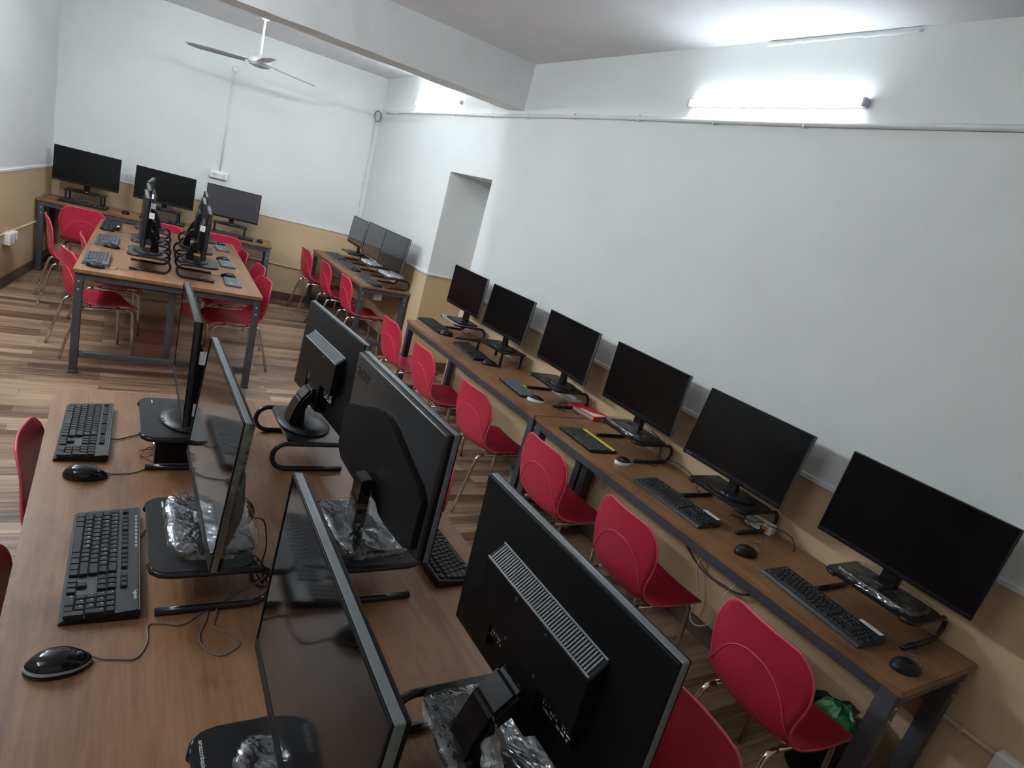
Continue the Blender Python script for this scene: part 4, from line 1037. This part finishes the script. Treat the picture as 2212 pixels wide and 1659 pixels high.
cable('monitor_cable', [(2.52, 2.90, .753), (2.56, 3.02, .753), (2.64, 3.05, .756), (2.70, 3.0, .753), (2.62, 2.93, .753), (2.60, 2.85, .753)], .003, 'cable', 'black cable lying beside the red carton')
cable('mouse_cable', [(.335, 1.345, .753), (.275, 1.35, .753), (.256, 1.301, .753), (.237, 1.249, .753), (.247, 1.206, .753), (.273, 1.181, .753), (.299, 1.19, .753), (.319, 1.209, .753), (.306, 1.246, .753), (.274, 1.273, .753), (.276, 1.306, .755), (.29, 1.347, .757), (.33, 1.40, .754)], .0017, 'gcable', 'thin grey cable lying in a loop in the left foreground')
tangle(.40, 1.46, .035, .07, 14, 'knot of dark cables behind the plastic-wrapped riser', .002)
cable('monitor_cable', [(.39, 1.56, .87), (.42, 1.56, .86), (.43, 1.53, .80), (.42, 1.50, .76), (.44, 1.46, .753), (.50, 1.52, .753), (.55, 1.60, .753)], .0022, 'cable', 'dark cable leading off behind the plastic-wrapped riser')
tangle(.17, 2.18, .04, .09, 8, 'thin cables around the black adapter on the near table', .0016, zr=.02)
cable('mouse_cable', [(.44, 6.2, .753), (.50, 6.15, .753), (.58, 6.2, .753), (.56, 6.28, .753), (.48, 6.27, .753), (.40, 6.4, .753)], .003, 'cable', 'thin black cable looped between the rows of the far centre table')
for (cx, cy, lab) in ((-.25, 8.22, 'left'), (.50, 8.11, 'middle'), (1.20, 8.00, 'right')):
    tangle(cx, cy, .15, .05, 12, 'tangle of thin cables under the %s riser of the far wall table' % lab, .0022, zr=.05, mat='gcable')
# mint bin under the seam of the wall tables
o = thing('waste_bucket', (2.475, 3.03, 0), 0, 'mint green bucket on the floor behind the black table legs', 'bucket')
mb = MB(); mb.lathe([(.0, 0), (.085, 0), (.088, .004), (.108, .24), (.112, .246), (.104, .248), (.100, .235), (.082, .012), (0, .010)], 36); mb.build('tub', 'mint', o)
mb = MB(); mb.lathe([(.108, .236), (.116, .242), (.116, .250), (.106, .252)], 36); mb.build('rolled_rim', 'mint', o)
# dark bin with green bag and cardboard by the near table leg
o = thing('waste_bin', (2.635, .865, 0), 0, 'black-lined waste bin stuffed with green plastic beside the nearest chair', 'bin')
mb = MB(); mb.lathe([(0, 0), (.105, 0), (.108, .005), (.135, .27), (.130, .272), (.10, .012), (0, .012)], 30); mb.build('tub', 'dark', o)
rows = []
for (q, z) in ((.112, .12), (.128, .20), (.138, .265), (.143, .275), (.136, .283), (.122, .262)):
    rows.append([(q * math.cos(k * 2 * PI / 28) * (1 + .05 * math.sin(k * 2.3)), q * math.sin(k * 2 * PI / 28) * (1 + .05 * math.sin(k * 2.3)), z + .012 * math.sin(k * 1.7)) for k in range(28)])
    rows[-1].append(rows[-1][0])
mb = MB(); mb.grid(rows); mb.build('bag_liner', 'bag', o)
o2 = thing('plastic_bag', (2.625, .865, .245), 0, 'crumpled green plastic inside the black-lined waste bin', 'bag')
mb = MB(); rows = []
for j in range(9):
    b = -PI / 2 + PI * j / 8
    rows.append([])
    for k in range(18):
        a = k * 2 * PI / 18; q = 1 + random.uniform(-.18, .18)
        rows[-1].append((.085 * q * math.cos(a) * math.cos(b), .085 * q * math.sin(a) * math.cos(b), .095 * math.sin(b) * q))
    rows[-1].append(rows[-1][0])
mb.grid(rows, smooth=False); mb.build('crumpled_film', 'green', o2)
o2 = tag(MB().box((0, 0, 0), (.006, .11, .16), .001).build('cardboard_piece', 'card'), 'brown piece of cardboard sticking out of the waste bin', 'cardboard')
o2.location = (2.705, .795, .27); o2.rotation_euler = (R(12), R(14), R(-30))

# ------------------------------------------------------------------ camera
cam = bpy.data.cameras.new('camera'); co = bpy.data.objects.new('camera', cam); C.objects.link(co)
yaw, pitch, roll, f, h = (-0.58517, -0.28403, 0.26823, 1342.50, 1.8395)
cy, sy = math.cos(yaw), math.sin(yaw)
fw = Vector((-sy * math.cos(pitch), cy * math.cos(pitch), math.sin(pitch))); r_ = Vector((cy, sy, 0)); u_ = r_.cross(fw)
r2 = r_ * math.cos(roll) + u_ * math.sin(roll); u2 = -r_ * math.sin(roll) + u_ * math.cos(roll)
m = Matrix((r2, u2, -fw)).transposed().to_4x4(); m.translation = (0, 0, h)
co.matrix_world = m
cam.sensor_width = 36; cam.lens = 36 * f / 2212; cam.shift_x = 52.08 / 2212; cam.shift_y = 21.66 / 2212; cam.clip_start = .02
bpy.context.scene.camera = co

# ------------------------------------------------------------------ world and view
wd = bpy.data.worlds.new('room_air'); bpy.context.scene.world = wd; wd.use_nodes = True
wd.node_tree.nodes['Background'].inputs['Color'].default_value = (.6, .65, .7, 1)
wd.node_tree.nodes['Background'].inputs['Strength'].default_value = .05
vs = bpy.context.scene.view_settings
vs.view_transform = 'Standard'; vs.look = 'None'; vs.gamma = 1; vs.use_curve_mapping = False; vs.exposure = 2.40
